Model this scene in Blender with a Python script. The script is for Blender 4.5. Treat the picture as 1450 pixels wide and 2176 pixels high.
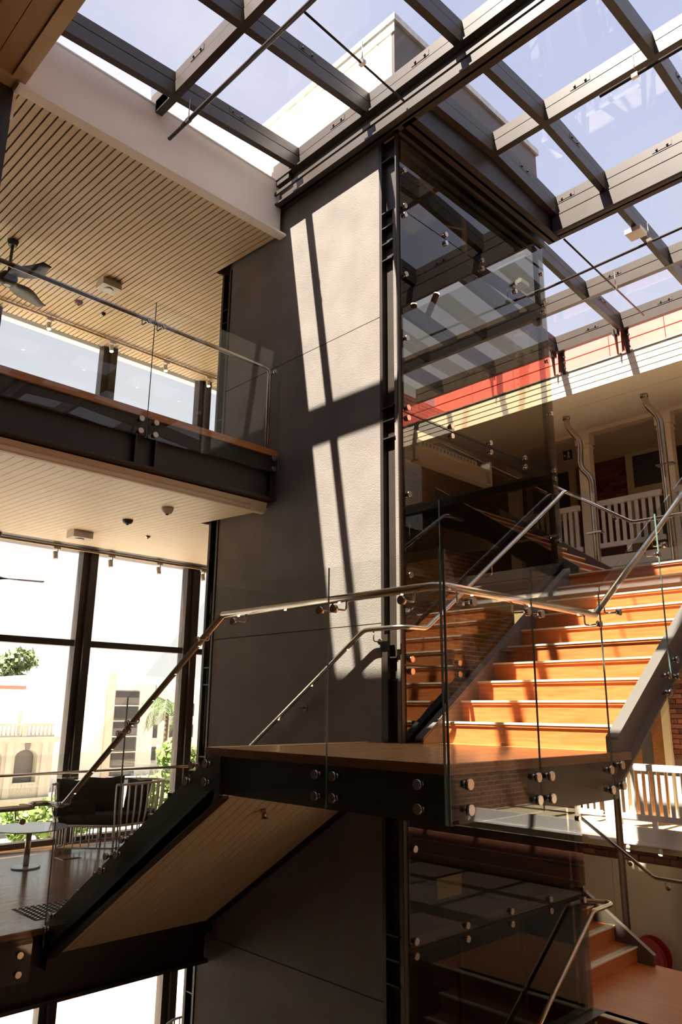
import bpy, math, random
from mathutils import Vector, Matrix
random.seed(7)
sc = bpy.context.scene
col = sc.collection
for o in list(bpy.data.objects):
    bpy.data.objects.remove(o)

# ------------------------------------------------------------------ camera
# world axes: X runs away to the right, Y away to the left, Z up; the camera stands at the origin
YAW, PIT, ROL = math.radians(45.657), math.radians(14.811), math.radians(0.5195)
F_PX = 1587.5
fwd = Vector((math.cos(YAW)*math.cos(PIT), math.sin(YAW)*math.cos(PIT), math.sin(PIT)))
rgt = Vector((math.sin(YAW), -math.cos(YAW), 0))
upv = rgt.cross(fwd)
r2 = math.cos(ROL)*rgt + math.sin(ROL)*upv
u2 = -math.sin(ROL)*rgt + math.cos(ROL)*upv
cam_d = bpy.data.cameras.new('camera')
cam = bpy.data.objects.new('camera', cam_d)
col.objects.link(cam)
cam_d.sensor_fit = 'VERTICAL'
cam_d.sensor_height = 36.0
cam_d.lens = F_PX/2176*36
cam_d.clip_start = 0.05
cam_d.clip_end = 800
cam.matrix_world = Matrix((r2, u2, -fwd)).transposed().to_4x4()
sc.camera = cam

# ------------------------------------------------------------------ sky, sun, exposure
world = bpy.data.worlds.new('sky')
sc.world = world
world.use_nodes = True
nt = world.node_tree
nt.nodes.clear()
wo = nt.nodes.new('ShaderNodeOutputWorld')
bg = nt.nodes.new('ShaderNodeBackground')
tc = nt.nodes.new('ShaderNodeTexCoord')
sep = nt.nodes.new('ShaderNodeSeparateXYZ')
rmp = nt.nodes.new('ShaderNodeValToRGB')
nz = nt.nodes.new('ShaderNodeTexNoise')
mx = nt.nodes.new('ShaderNodeMix')
mx.data_type = 'RGBA'
nt.links.new(tc.outputs['Generated'], sep.inputs[0])
nt.links.new(sep.outputs['Z'], rmp.inputs[0])
e = rmp.color_ramp.elements
e[0].position = 0.0; e[0].color = (1.25, 1.2, 1.14, 1)
e[1].position = 1.0; e[1].color = (0.50, 0.57, 0.86, 1)
m1 = e.new(0.18); m1.color = (1.1, 1.08, 1.08, 1)
m2 = e.new(0.5); m2.color = (0.70, 0.74, 0.93, 1)
nz.inputs['Scale'].default_value = 2.2
nz.inputs['Detail'].default_value = 6
nt.links.new(tc.outputs['Generated'], nz.inputs['Vector'])
cr = nt.nodes.new('ShaderNodeValToRGB')
cr.color_ramp.elements[0].position = 0.45
cr.color_ramp.elements[1].position = 0.75
cr.color_ramp.elements[1].color = (.6, .6, .6, 1)
nt.links.new(nz.outputs['Fac'], cr.inputs[0])
nt.links.new(cr.outputs[0], mx.inputs['Factor'])
nt.links.new(rmp.outputs[0], mx.inputs['A'])
mx.inputs['B'].default_value = (1.05, 1.0, 1.02, 1)
nt.links.new(mx.outputs['Result'], bg.inputs['Color'])
bg.inputs['Strength'].default_value = 1.0
nt.links.new(bg.outputs[0], wo.inputs[0])

SUN = Vector((1.0, -0.315, -1.90)).normalized()
sd = bpy.data.lights.new('sun', 'SUN')
sd.energy = 27.0
sd.angle = math.radians(0.55)
sd.color = (1.0, 0.90, 0.76)
so = bpy.data.objects.new('sun', sd)
col.objects.link(so)
so.rotation_euler = SUN.to_track_quat('-Z', 'Y').to_euler()
so.location = (-5, 5, 20)

sc.view_settings.view_transform = 'Standard'
sc.view_settings.look = 'None'
sc.view_settings.gamma = 1
sc.view_settings.use_curve_mapping = False
sc.view_settings.exposure = 0.0
try:
    sc.cycles.transparent_max_bounces = 32
    sc.cycles.max_bounces = 10
    sc.cycles.diffuse_bounces = 5
    sc.cycles.glossy_bounces = 5
    sc.cycles.sample_clamp_indirect = 6
except Exception:
    pass

# ------------------------------------------------------------------ materials
def mat_base(name):
    m = bpy.data.materials.new(name)
    m.use_nodes = True
    n = m.node_tree
    b = n.nodes['Principled BSDF']
    return m, n, b

def mat(name, color, rough=0.5, metal=0.0, noise=0.0, nscale=8.0, bump=0.0, bscale=60.0, emit=None, est=0.0, spec=None, stretch=None):
    m, n, b = mat_base(name)
    c = (*color, 1)
    b.inputs['Base Color'].default_value = c
    b.inputs['Roughness'].default_value = rough
    b.inputs['Metallic'].default_value = metal
    if spec is not None:
        b.inputs['Specular IOR Level'].default_value = spec
    t = n.nodes.new('ShaderNodeTexCoord')
    mp = n.nodes.new('ShaderNodeMapping')
    n.links.new(t.outputs['Object'], mp.inputs['Vector'])
    if stretch:
        mp.inputs['Scale'].default_value = stretch
    if noise:
        k = n.nodes.new('ShaderNodeTexNoise')
        k.inputs['Scale'].default_value = nscale
        k.inputs['Detail'].default_value = 5
        n.links.new(mp.outputs[0], k.inputs['Vector'])
        r = n.nodes.new('ShaderNodeValToRGB')
        r.color_ramp.elements[0].position = 0.3
        r.color_ramp.elements[1].position = 0.7
        r.color_ramp.elements[0].color = tuple(v*(1-noise) for v in color)+(1,)
        r.color_ramp.elements[1].color = tuple(min(1, v*(1+noise)) for v in color)+(1,)
        n.links.new(k.outputs['Fac'], r.inputs[0])
        n.links.new(r.outputs[0], b.inputs['Base Color'])
    if bump:
        k2 = n.nodes.new('ShaderNodeTexNoise')
        k2.inputs['Scale'].default_value = bscale
        k2.inputs['Detail'].default_value = 4
        n.links.new(mp.outputs[0], k2.inputs['Vector'])
        bp = n.nodes.new('ShaderNodeBump')
        bp.inputs['Strength'].default_value = bump
        bp.inputs['Distance'].default_value = 0.01
        n.links.new(k2.outputs['Fac'], bp.inputs['Height'])
        n.links.new(bp.outputs[0], b.inputs['Normal'])
    if emit:
        b.inputs['Emission Color'].default_value = (*emit, 1)
        b.inputs['Emission Strength'].default_value = est
    return m

def mat_glass(name, tint, ior=1.5, rough=0.0, gloss=(1, 1, 1)):
    m = bpy.data.materials.new(name)
    m.use_nodes = True
    n = m.node_tree
    n.nodes.clear()
    out = n.nodes.new('ShaderNodeOutputMaterial')
    tr = n.nodes.new('ShaderNodeBsdfTransparent')
    tr.inputs[0].default_value = (*tint, 1)
    tr2 = n.nodes.new('ShaderNodeBsdfTransparent')
    gl = n.nodes.new('ShaderNodeBsdfGlossy')
    gl.inputs['Color'].default_value = (*gloss, 1)
    gl.inputs['Roughness'].default_value = rough
    fr = n.nodes.new('ShaderNodeFresnel')
    fr.inputs['IOR'].default_value = ior
    mixg = n.nodes.new('ShaderNodeMixShader')
    n.links.new(fr.outputs[0], mixg.inputs[0])
    n.links.new(tr.outputs[0], mixg.inputs[1])
    n.links.new(gl.outputs[0], mixg.inputs[2])
    ge = n.nodes.new('ShaderNodeNewGeometry')
    mixb = n.nodes.new('ShaderNodeMixShader')
    n.links.new(ge.outputs['Backfacing'], mixb.inputs[0])
    n.links.new(mixg.outputs[0], mixb.inputs[1])
    n.links.new(tr2.outputs[0], mixb.inputs[2])
    n.links.new(mixb.outputs[0], out.inputs[0])
    return m

def mat_wood(name, c1, c2, rough=0.4, axis=(1, 12, 12), scale=3.0):
    m, n, b = mat_base(name)
    t = n.nodes.new('ShaderNodeTexCoord')
    mp = n.nodes.new('ShaderNodeMapping')
    mp.inputs['Scale'].default_value = axis
    n.links.new(t.outputs['Object'], mp.inputs['Vector'])
    k = n.nodes.new('ShaderNodeTexNoise')
    k.inputs['Scale'].default_value = scale
    k.inputs['Detail'].default_value = 7
    k.inputs['Distortion'].default_value = 0.6
    n.links.new(mp.outputs[0], k.inputs['Vector'])
    r = n.nodes.new('ShaderNodeValToRGB')
    r.color_ramp.elements[0].position = 0.32
    r.color_ramp.elements[1].position = 0.68
    r.color_ramp.elements[0].color = (*c1, 1)
    r.color_ramp.elements[1].color = (*c2, 1)
    n.links.new(k.outputs['Fac'], r.inputs[0])
    n.links.new(r.outputs[0], b.inputs['Base Color'])
    b.inputs['Roughness'].default_value = rough
    return m

def mat_brick_each(name):
    m, n, b = mat_base(name)
    oi = n.nodes.new('ShaderNodeObjectInfo')
    r = n.nodes.new('ShaderNodeValToRGB')
    r.color_ramp.elements[0].color = (.10, .035, .022, 1)
    r.color_ramp.elements[1].color = (.34, .12, .07, 1)
    k = r.color_ramp.elements.new(.5); k.color = (.22, .075, .045, 1)
    n.links.new(oi.outputs['Random'], r.inputs[0])
    n.links.new(r.outputs[0], b.inputs['Base Color'])
    b.inputs['Roughness'].default_value = .85
    return m

def mat_brick_far(name, rot=(0, 0, 0), scale=1.0):
    m, n, b = mat_base(name)
    t = n.nodes.new('ShaderNodeTexCoord')
    mp = n.nodes.new('ShaderNodeMapping')
    mp.inputs['Rotation'].default_value = rot
    n.links.new(t.outputs['Object'], mp.inputs['Vector'])
    k = n.nodes.new('ShaderNodeTexBrick')
    k.inputs['Scale'].default_value = scale
    k.inputs['Brick Width'].default_value = .24
    k.inputs['Row Height'].default_value = .086
    k.inputs['Mortar Size'].default_value = .007
    k.inputs['Color1'].default_value = (.36, .15, .075, 1)
    k.inputs['Color2'].default_value = (.20, .07, .04, 1)
    k.inputs['Mortar'].default_value = (.55, .45, .33, 1)
    n.links.new(mp.outputs[0], k.inputs['Vector'])
    n.links.new(k.outputs['Color'], b.inputs['Base Color'])
    b.inputs['Roughness'].default_value = .9
    return m

M = {}
M['steel'] = mat('charcoal_steel', (.034, .024, .017), .42, noise=.15, nscale=5)
M['steel_roof'] = mat('roof_steel', (.055, .040, .031), .38, noise=.12, nscale=4)
M['steel_dark'] = mat('dark_brown_steel', (.028, .017, .011), .45)
M['clad'] = mat('render_cladding', (.205, .180, .158), .9, noise=.12, nscale=2.5, bump=.5, bscale=110)
M['joint'] = mat('joint_dark', (.09, .078, .068), .9)  # darker tone of the core wall between cladding panels
M['wood'] = mat_wood('orange_hardwood', (.48, .145, .038), (.62, .22, .066), .42, (14, 1.2, 14))
M['woodx'] = mat_wood('orange_hardwood_along', (.46, .17, .045), (.60, .25, .075), .3, (1.2, 14, 14))
M['deckwood'] = mat_wood('polished_landing_timber', (.60, .32, .12), (.72, .42, .17), .2, (1.0, 7, 14), 2.0)
M['woodr'] = mat_wood('red_hardwood', (.40, .12, .03), (.52, .18, .05), .45, (1.2, 14, 14))
M['woodedge'] = mat_wood('dark_hardwood_edge', (.20, .075, .02), (.30, .12, .035), .35, (2, 2, 14))
M['floorwood'] = mat_wood('dark_floor_boards', (.15, .075, .038), (.27, .15, .085), .2, (1.0, 9, 9), 2.5)
M['cream'] = mat('cream_paint', (.82, .68, .47), .5, noise=.04, nscale=3)
M['slat'] = mat('cream_slat_paint', (.62, .46, .26), .55, noise=.06, nscale=3)
M['backing'] = mat('ceiling_backing', (.10, .065, .03), .9)
M['white'] = mat('white_paint', (.80, .76, .69), .45, noise=.03, nscale=2)
M['bulk'] = mat('bulkhead_paint', (.93, .87, .80), .6, noise=.03, nscale=1.5)
M['fascia'] = mat('weatherboard_paint', (.90, .80, .62), .5)
M['beige'] = mat('beige_wall_paint', (.66, .55, .36), .6, noise=.05, nscale=2)
M['ss'] = mat('brushed_stainless', (.62, .56, .48), .22, 1.0, noise=.08, nscale=30)
M['ssd'] = mat('stainless_tube', (.50, .44, .37), .25, 1.0)
M['galv'] = mat('galvanised', (.55, .52, .45), .4, .8, noise=.2, nscale=12)
M['nosing'] = mat('nosing_strip', (.80, .72, .55), .5)
M['glass'] = mat_glass('balustrade_glass', (.90, .93, .90))
M['edge'] = mat('glass_edge', (.16, .24, .20), .2)
M['liftglass'] = mat_glass('tinted_lift_glass', (.50, .46, .38), 1.62)
M['roofglass'] = mat_glass('roof_glass', (.93, .94, .97))
M['winglass'] = mat_glass('window_glass', (.96, .96, .95))
M['liftdark'] = mat('shaft_dark', (.03, .025, .02), .7)
M['red'] = mat('red_sheet', (.74, .13, .105), .5, noise=.1, nscale=2)
M['redpost'] = mat('red_post', (.36, .07, .045), .5)
M['reddark'] = mat('hose_red', (.42, .012, .010), .4)
M['mortar'] = mat('mortar', (.16, .10, .07), .95)
M['brick'] = mat_brick_each('brick_each')
M['brickfar'] = mat_brick_far('brick_wall_far', (math.radians(90), 0, 0))
M['brickfarx'] = mat_brick_far('brick_wall_far_x', (math.radians(90), 0, math.radians(90)))
M['black'] = mat('black_fabric', (.022, .015, .012), .9, bump=.3, bscale=200)
M['chairwhite'] = mat('white_powdercoat', (.75, .68, .58), .45)
M['tabletop'] = mat('table_top', (.50, .52, .56), .08)
M['tablebase'] = mat('table_base', (.85, .82, .84), .25)
M['fan'] = mat('fan_grey', (.045, .036, .03), .5)
M['plastic'] = mat('white_plastic', (.72, .66, .55), .5)
M['lamp'] = mat('lit_lamp', (1, .9, .75), .5, emit=(1, .78, .5), est=14)
M['led'] = mat('rail_led', (1, .9, .8), .5, emit=(1, .62, .38), est=7)
M['yellow'] = mat('yellow_paint', (.62, .40, .02), .5)
M['yplate'] = mat('yellow_plate', (.55, .50, .10), .5)
M['signdark'] = mat('sign_face', (.025, .028, .024), .4)
M['signwhite'] = mat('sign_white', (.75, .78, .72), .4)
M['concrete'] = mat('pavement', (.52, .45, .38), .9, noise=.06, nscale=.3)
M['bwhite'] = mat('city_white', (.86, .82, .75), .9)
M['bstone'] = mat('city_stone', (.62, .56, .46), .9, noise=.08, nscale=1.2)
M['bpink'] = mat('city_pink', (.80, .62, .48), .9)
M['bdark'] = mat('city_glass_dark', (.06, .055, .055), .3)
M['bgrey'] = mat('city_panel', (.22, .20, .19), .8)
M['bred'] = mat('city_roof', (.45, .25, .18), .9)
M['trunk'] = mat('bark', (.13, .09, .06), .9)
def mat_leaf(name, c1, c2):
    m, n, b = mat_base(name)
    g = n.nodes.new('ShaderNodeTexNoise')
    t = n.nodes.new('ShaderNodeTexCoord')
    n.links.new(t.outputs['Object'], g.inputs['Vector'])
    g.inputs['Scale'].default_value = 1.6
    r = n.nodes.new('ShaderNodeValToRGB')
    r.color_ramp.elements[0].position = .35; r.color_ramp.elements[1].position = .65
    r.color_ramp.elements[0].color = (*c1, 1); r.color_ramp.elements[1].color = (*c2, 1)
    n.links.new(g.outputs['Fac'], r.inputs[0])
    n.links.new(r.outputs[0], b.inputs['Base Color'])
    b.inputs['Roughness'].default_value = .6
    return m
M['leaf'] = mat_leaf('leaf_green', (.16, .26, .06), (.42, .52, .16))
M['leafd'] = mat_leaf('leaf_dark', (.10, .15, .06), (.26, .32, .14))
M['palm'] = mat_leaf('palm_green', (.10, .17, .07), (.24, .30, .14))

# ------------------------------------------------------------------ mesh helpers
class MB:
    def __init__(s):
        s.v = []; s.f = []; s.sm = []
    def box(s, x0, y0, z0, x1, y1, z1):
        b = len(s.v)
        s.v += [(x0,y0,z0),(x1,y0,z0),(x1,y1,z0),(x0,y1,z0),(x0,y0,z1),(x1,y0,z1),(x1,y1,z1),(x0,y1,z1)]
        for q in ((0,3,2,1),(4,5,6,7),(0,1,5,4),(1,2,6,5),(2,3,7,6),(3,0,4,7)):
            s.f.append(tuple(b+i for i in q)); s.sm.append(False)
        return s
    def prism(s, pts, axis, a0, a1):
        # pts: 2-D outline in the two other axes (in x,y,z order)
        b = len(s.v); n = len(pts)
        def mk(p, a):
            if axis == 'x': return (a, p[0], p[1])
            if axis == 'y': return (p[0], a, p[1])
            return (p[0], p[1], a)
        area = sum(pts[i][0]*pts[(i+1) % n][1]-pts[(i+1) % n][0]*pts[i][1] for i in range(n))
        ccw = area > 0
        if axis == 'y': ccw = not ccw
        if (a1 < a0): ccw = not ccw
        if not ccw: pts = pts[::-1]
        s.v += [mk(p, a0) for p in pts]+[mk(p, a1) for p in pts]
        s.f.append(tuple(b+i for i in range(n))[::-1]); s.sm.append(False)
        s.f.append(tuple(b+n+i for i in range(n))); s.sm.append(False)
        for i in range(n):
            j = (i+1) % n
            s.f.append((b+i, b+j, b+n+j, b+n+i)); s.sm.append(False)
        return s
    def tube(s, pts, r, n=12, cap=True, flat=None):
        pts = [Vector(p) for p in pts]
        b = len(s.v); rings = len(pts)
        tang = []
        for i in range(rings):
            if i == 0: t = pts[1]-pts[0]
            elif i == rings-1: t = pts[-1]-pts[-2]
            else: t = (pts[i]-pts[i-1]).normalized()+(pts[i+1]-pts[i]).normalized()
            tang.append(t.normalized())
        ref = Vector((0, 0, 1)) if abs(tang[0].z) < .9 else Vector((1, 0, 0))
        a = tang[0].cross(ref).normalized()
        for i in range(rings):
            t = tang[i]
            a = (a-t*a.dot(t)).normalized()
            c = t.cross(a)
            k = 1.0
            if 0 < i < rings-1:
                cs = (pts[i]-pts[i-1]).normalized().dot((pts[i+1]-pts[i]).normalized())
                k = 1/max(.5, math.sqrt((1+cs)/2))
            rr = r[i] if isinstance(r, (list, tuple)) else r
            for j in range(n):
                an = 2*math.pi*j/n
                if flat:
                    s.v.append(tuple(pts[i]+a*(flat[0]*(1 if j in (0, 3) else -1))+c*(flat[1]*(1 if j in (0, 1) else -1))))
                else:
                    s.v.append(tuple(pts[i]+(a*math.cos(an)+c*math.sin(an))*rr))
        for i in range(rings-1):
            for j in range(n):
                k2 = (j+1) % n
                s.f.append((b+i*n+j, b+i*n+k2, b+(i+1)*n+k2, b+(i+1)*n+j)); s.sm.append(not flat)
        if cap:
            s.f.append(tuple(b+j for j in range(n))[::-1]); s.sm.append(False)
            s.f.append(tuple(b+(rings-1)*n+j for j in range(n))); s.sm.append(False)
        return s
    def cyl(s, p0, p1, r, n=16):
        return s.tube([p0, p1], r, n)
    def lathe(s, prof, c, n=24):
        # prof: list of (radius, z)
        b = len(s.v); m = len(prof)
        for r, z in prof:
            for j in range(n):
                a = 2*math.pi*j/n
                s.v.append((c[0]+r*math.cos(a), c[1]+r*math.sin(a), c[2]+z))
        for i in range(m-1):
            for j in range(n):
                k = (j+1) % n
                s.f.append((b+i*n+j, b+i*n+k, b+(i+1)*n+k, b+(i+1)*n+j)); s.sm.append(True)
        s.f.append(tuple(b+j for j in range(n))[::-1]); s.sm.append(False)
        s.f.append(tuple(b+(m-1)*n+j for j in range(n))); s.sm.append(False)
        return s
    def mesh(s, name, m):
        me = bpy.data.meshes.new(name)
        me.from_pydata(s.v, [], s.f)
        me.polygons.foreach_set('use_smooth', s.sm)
        if m: me.materials.append(M[m] if isinstance(m, str) else m)
        me.update()
        return me
    def build(s, name, m, parent=None):
        return add(name, s.mesh(name, m), (0, 0, 0), parent)

WL = {}
def add(name, me, pos=(0, 0, 0), parent=None, rot=None):
    o = bpy.data.objects.new(name, me)
    col.objects.link(o)
    p = Vector(pos)
    if parent is not None:
        o.parent = parent
        o.location = p-WL[parent.name]
    else:
        o.location = p
    if rot: o.rotation_euler = rot
    WL[o.name] = p
    return o

def thing(name, label, cat=None, loc=(0, 0, 0), group=None, kind=None):
    o = add(name, None, loc)
    o.empty_display_size = .1
    return tag(o, label, cat, group, kind)

def tag(o, label, cat=None, group=None, kind=None):
    o['label'] = label
    if cat: o['category'] = cat
    if group: o['group'] = group
    if kind: o['kind'] = kind
    return o

def box(name, m, b, parent=None):
    return MB().box(*b).build(name, m, parent)

def rounded(pts, rad, seg=5):
    pts = [Vector(p) for p in pts]
    out = [pts[0]]
    for i in range(1, len(pts)-1):
        a, b, c = pts[i-1], pts[i], pts[i+1]
        d1 = (a-b); d2 = (c-b)
        r = min(rad, d1.length*.45, d2.length*.45)
        p0 = b+d1.normalized()*r; p1 = b+d2.normalized()*r
        for k in range(seg+1):
            t = k/seg
            out.append(p0*(1-t)**2+b*2*t*(1-t)+p1*t*t)
    out.append(pts[-1])
    return out

def pane_x(name, x, y0, z0, y1, z1, m, parent, t=.012):       # upright pane in a plane X = const
    return box(name, m, (x-t/2, min(y0, y1), z0, x+t/2, max(y0, y1), z1), parent)
def pane_y(name, y, x0, z0, x1, z1, m, parent, t=.012):
    return box(name, m, (x0, y-t/2, z0, x1, y+t/2, z1), parent)

# stand-off discs (shared meshes)
so_x = MB().cyl((-.022, 0, 0), (-.002, 0, 0), .026, 18).cyl((-.002, 0, 0), (.045, 0, 0), .016, 12).mesh('standoff_x', 'ss')
so_y = MB().cyl((0, -.022, 0), (0, -.002, 0), .026, 18).cyl((0, -.002, 0), (0, .045, 0), .016, 12).mesh('standoff_y', 'ss')
led_me = MB().cyl((0, 0, -.004), (0, 0, 0), .008, 12).mesh('led', 'led')

# =================================================================== SETTING
ZF, ZU, ZG = -1.79, 2.61, -4.9       # this floor, the floor above, the floor below
YW = 10.5                            # window wall
XS, XE = 4.76, 7.5                   # shaft sides
YL, YB = 4.12, 7.0                   # shaft front glass and back

def struct(name, label, loc=(0, 0, 0)):
    return thing(name, label, None, loc, None, 'structure')

fl = struct('floor', 'dark timber floor of the seating area beside the tall windows', (3, 8, ZF))
box('deck', 'floorwood', (-5, 6.72, ZF-.04, 7.6, YW+.3, ZF), fl)
box('slab', 'steel_dark', (-5, 6.9, ZF-.5, 7.6, YW-.05, ZF-.04), fl)
box('deck', 'floorwood', (-5, -4, ZF-.04, 0.9, 6.72, ZF), fl)
box('slab', 'steel_dark', (-5, -4, ZF-.5, 0.9, 6.72, ZF-.04), fl)
box('edge_board', 'woodedge', (.9, 6.69, ZF-.05, 3.1, 6.72, ZF+.001), fl)
box('deck', 'floorwood', (3.1, 6.53, ZF-.04, 4.72, 6.72, ZF), fl)
# edge beam under the seating floor
MB().box(.9, 6.70, ZF-.56, 4.74, 6.76, ZF-.052).box(.9, 6.62, ZF-.57, 4.74, 6.8, ZF-.54).build('edge_beam', 'steel_dark', fl)

fu = struct('floor', 'upper balcony floor with a timber nosing over a dark steel beam', (3, 6, ZU))
box('slab', 'steel_dark', (-5, 6.05, 2.22, XS-.05, YW-.05, ZU-.03), fu)
box('slab', 'steel_dark', (XS-.05, YB+.05, 2.22, XE+.3, YW-.05, ZU-.03), fu)
box('deck', 'woodedge', (-5, 5.79, ZU-.035, XS-.03, YW-.1, ZU), fu)
box('edge_board', 'woodx', (-5, 5.765, ZU-.065, XS-.06, 5.79, ZU+.002), fu)
bm = MB()
bm.box(-5, 5.83, 2.09, 4.70, 5.86, 2.54)                     # web
bm.box(-5, 5.775, 2.37, 4.70, 5.86, 2.40)                    # upper lip
bm.box(-5, 5.76, 2.07, 4.70, 5.90, 2.095)                    # bottom flange
bm.box(-5, 5.79, 2.40, 4.70, 5.84, 2.545)
bm.build('edge_beam', 'steel_dark', fu)
for x in (3.075, 3.275, 4.62):
    box('stiffener', 'steel_dark', (x, 5.775, 2.095, x+.016, 5.83, 2.37), fu)
MB().prism([(5.86, 2.06), (5.90, 1.955), (5.96, 1.955), (5.96, 2.06)], 'x', -5, 4.66).build('ceiling_edge_board', 'cream', fu)
MB().tube([(-5, 5.885, 1.985), (4.45, 5.885, 1.985)], .03, 10).build('ceiling_edge_moulding', 'cream', fu)

box('deck', 'woodedge', (7.58, 5.97, ZU-.035, 9.35, 8.65, ZU), fu)
box('slab', 'steel_dark', (7.58, 5.97, ZU-.25, 9.35, 8.65, ZU-.04), fu)
box('deck', 'floorwood', (7.6, 5.99, ZF-.035, 9.35, 8.65, ZF), fl)
box('slab', 'steel_dark', (7.6, 5.99, ZF-.25, 9.35, 8.65, ZF-.04), fl)
# lower ceiling: painted boards running towards the window
cl = struct('ceiling', 'cream tongue and groove board ceiling under the balcony', (3, 8, 2.1))
sl = math.atan((2.25-2.0)/(YW-5.95))
def ceil_z(y, lower=True):
    return 2.0+(y-5.95)*.055 if lower else 5.245+(y-5.8)*.07
def sloped_board(w, y0, y1, lower, t=.02):
    z0, z1 = ceil_z(y0, lower), ceil_z(y1, lower)
    return MB().prism([(y0, z0), (y1, z1), (y1, z1+t), (y0, z0+t)], 'x', -w/2, w/2)
MB().prism([(5.96, 2.035), (YW, 2.285), (YW, 2.4), (5.96, 2.2)], 'x', -5, XS-.02).build('backing', 'backing', cl)
MB().prism([(YB+.1, 2.1), (YW, 2.285), (YW, 2.4), (YB+.1, 2.2)], 'x', XS-.02, XE+.3).build('backing', 'backing', cl)
bA = sloped_board(.086, 5.90, YW-.02, True).mesh('board', 'cream')
bB = sloped_board(.086, YB+.12, YW-.02, True).mesh('board', 'cream')
x = 1.5
while x < 7.4:
    add('board', bA if x < XS-.06 else bB, (x, 0, 0), cl)
    x += .09
box('panel', 'cream', (-5, 5.95, 2.02, 1.45, YW-.02, 2.05), cl)

# upper slatted ceiling
cu = struct('ceiling', 'upper slatted timber ceiling with dark gaps above the balcony', (3, 8, 5.4))
MB().prism([(5.93, 5.29), (YW, 5.62), (YW, 5.75), (5.93, 5.75)], 'x', -5, XS-.02).build('backing', 'backing', cu)
MB().prism([(YB+.1, 5.385), (YW, 5.62), (YW, 5.75), (YB+.1, 5.75)], 'x', XS-.02, XE+.3).build('backing', 'backing', cu)
bC = sloped_board(.057, 5.81, YW-.02, False, .022).mesh('slat', 'slat')
bD = sloped_board(.057, YB+.12, YW-.02, False, .022).mesh('slat', 'slat')
x = 1.72
while x < 7.4:
    add('slat', bC if x < XS-.05 else bD, (x, 0, 0), cu)
    x += .072
box('panel', 'slat', (-5, 5.8, 5.27, 1.68, YW-.02, 5.30), cu)
# roof over the left building and over the viewer's side
rf = struct('roof', 'opaque roof over the balcony building and over the near side', (0, 6, 6))
box('roof_slab', 'bulk', (-5.5, 6.15, 5.72, XS-.05, YW+.5, 5.9), rf)
box('roof_slab', 'bulk', (XS-.05, YB+.15, 5.72, XE+.3, YW+.5, 5.9), rf)
box('roof_slab', 'bulk', (-5.5, -4.5, 5.55, 1.72, 6.15, 5.95), rf)
box('kerb', 'steel_roof', (1.60, -5.5, 5.8, 1.74, 6.0, 6.05), rf)

bk = struct('wall_bulkhead', 'pale bulkhead above the slatted ceiling, lit by the roof', (3, 5.8, 5.2))
box('face', 'bulk', (1.70, 5.855, 5.24, 4.70, 5.92, 5.93), bk)
box('ledge', 'bulk', (1.70, 5.785, 5.225, 4.735, 5.90, 5.25), bk)
box('cap', 'white', (1.70, 5.85, 5.93, 4.70, 6.15, 5.95), bk)

sf = struct('ceiling', 'brown board soffit at the corner above the viewer', (1, 4, 5.3))
box('backing', 'backing', (-5, -5.4, 5.34, 1.66, 6.08, 5.4), sf)
box('edge_trim', 'slat', (1.64, -5.4, 5.28, 1.76, 6.10, 5.56), sf)
box('end_trim', 'slat', (-5, 6.04, 5.28, 1.64, 6.10, 5.4), sf)
sb = MB().box(-.082, -2, 0, .082, 6.04, .02).mesh('board', mat('soffit_board', (.50, .33, .15), .5))
x = 1.555
while x > 0.2:
    add('board', sb, (x, 0, 5.30), sf)
    x -= .17
box('panel', 'slat', (-5, -5.4, 5.30, .20, 6.04, 5.32), sf)
wc = struct('wall_column', 'dark steel column at the left edge under the soffit', (1.5, 6, 2))
box('body', 'steel', (1.35, 5.93, ZU, 1.71, 6.08, 5.29), wc)
box('trim', 'bulk', (1.705, 5.925, 4.95, 1.73, 6.085, 5.26), wc)

# shell behind the viewer
wb = struct('wall_back', 'old brick wall behind the viewer, seen in the glass reflections', (4, -4, 0))
box('brickwork', 'brickfar', (-5, -4.3, -7, 14.4, -4, 6.3), wb)
for (a, b_, z0) in ((1.2, 2.6, -1.2), (4.4, 5.8, -1.2), (7.6, 9.0, -1.2), (1.2, 2.6, 2.6), (4.4, 5.8, 2.6), (7.6, 9.0, 2.6)):
    w = box('window_frame', 'beige', (a, -4.02, z0, b_, -3.96, z0+2.1), wb)
    box('pane', 'bgrey', (a+.1, -3.97, z0+.1, (a+b_)/2-.03, -3.95, z0+2.0), w)
    box('pane', 'bgrey', ((a+b_)/2+.03, -3.97, z0+.1, b_-.1, -3.95, z0+2.0), w)
wl = box('wall_left', 'bgrey', (-5.3, -5.8, -7, -5, YW+.3, 5.6))
tag(wl, 'plain wall on the near side behind the viewer', kind='structure')
gl_ = box('floor', mat('lower_floor_timber', (.62, .46, .30), .35), (-5, -4, ZG-.2, 14, YW, ZG))
tag(gl_, 'timber floor of the storey below, deep in the void', kind='structure')

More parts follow.
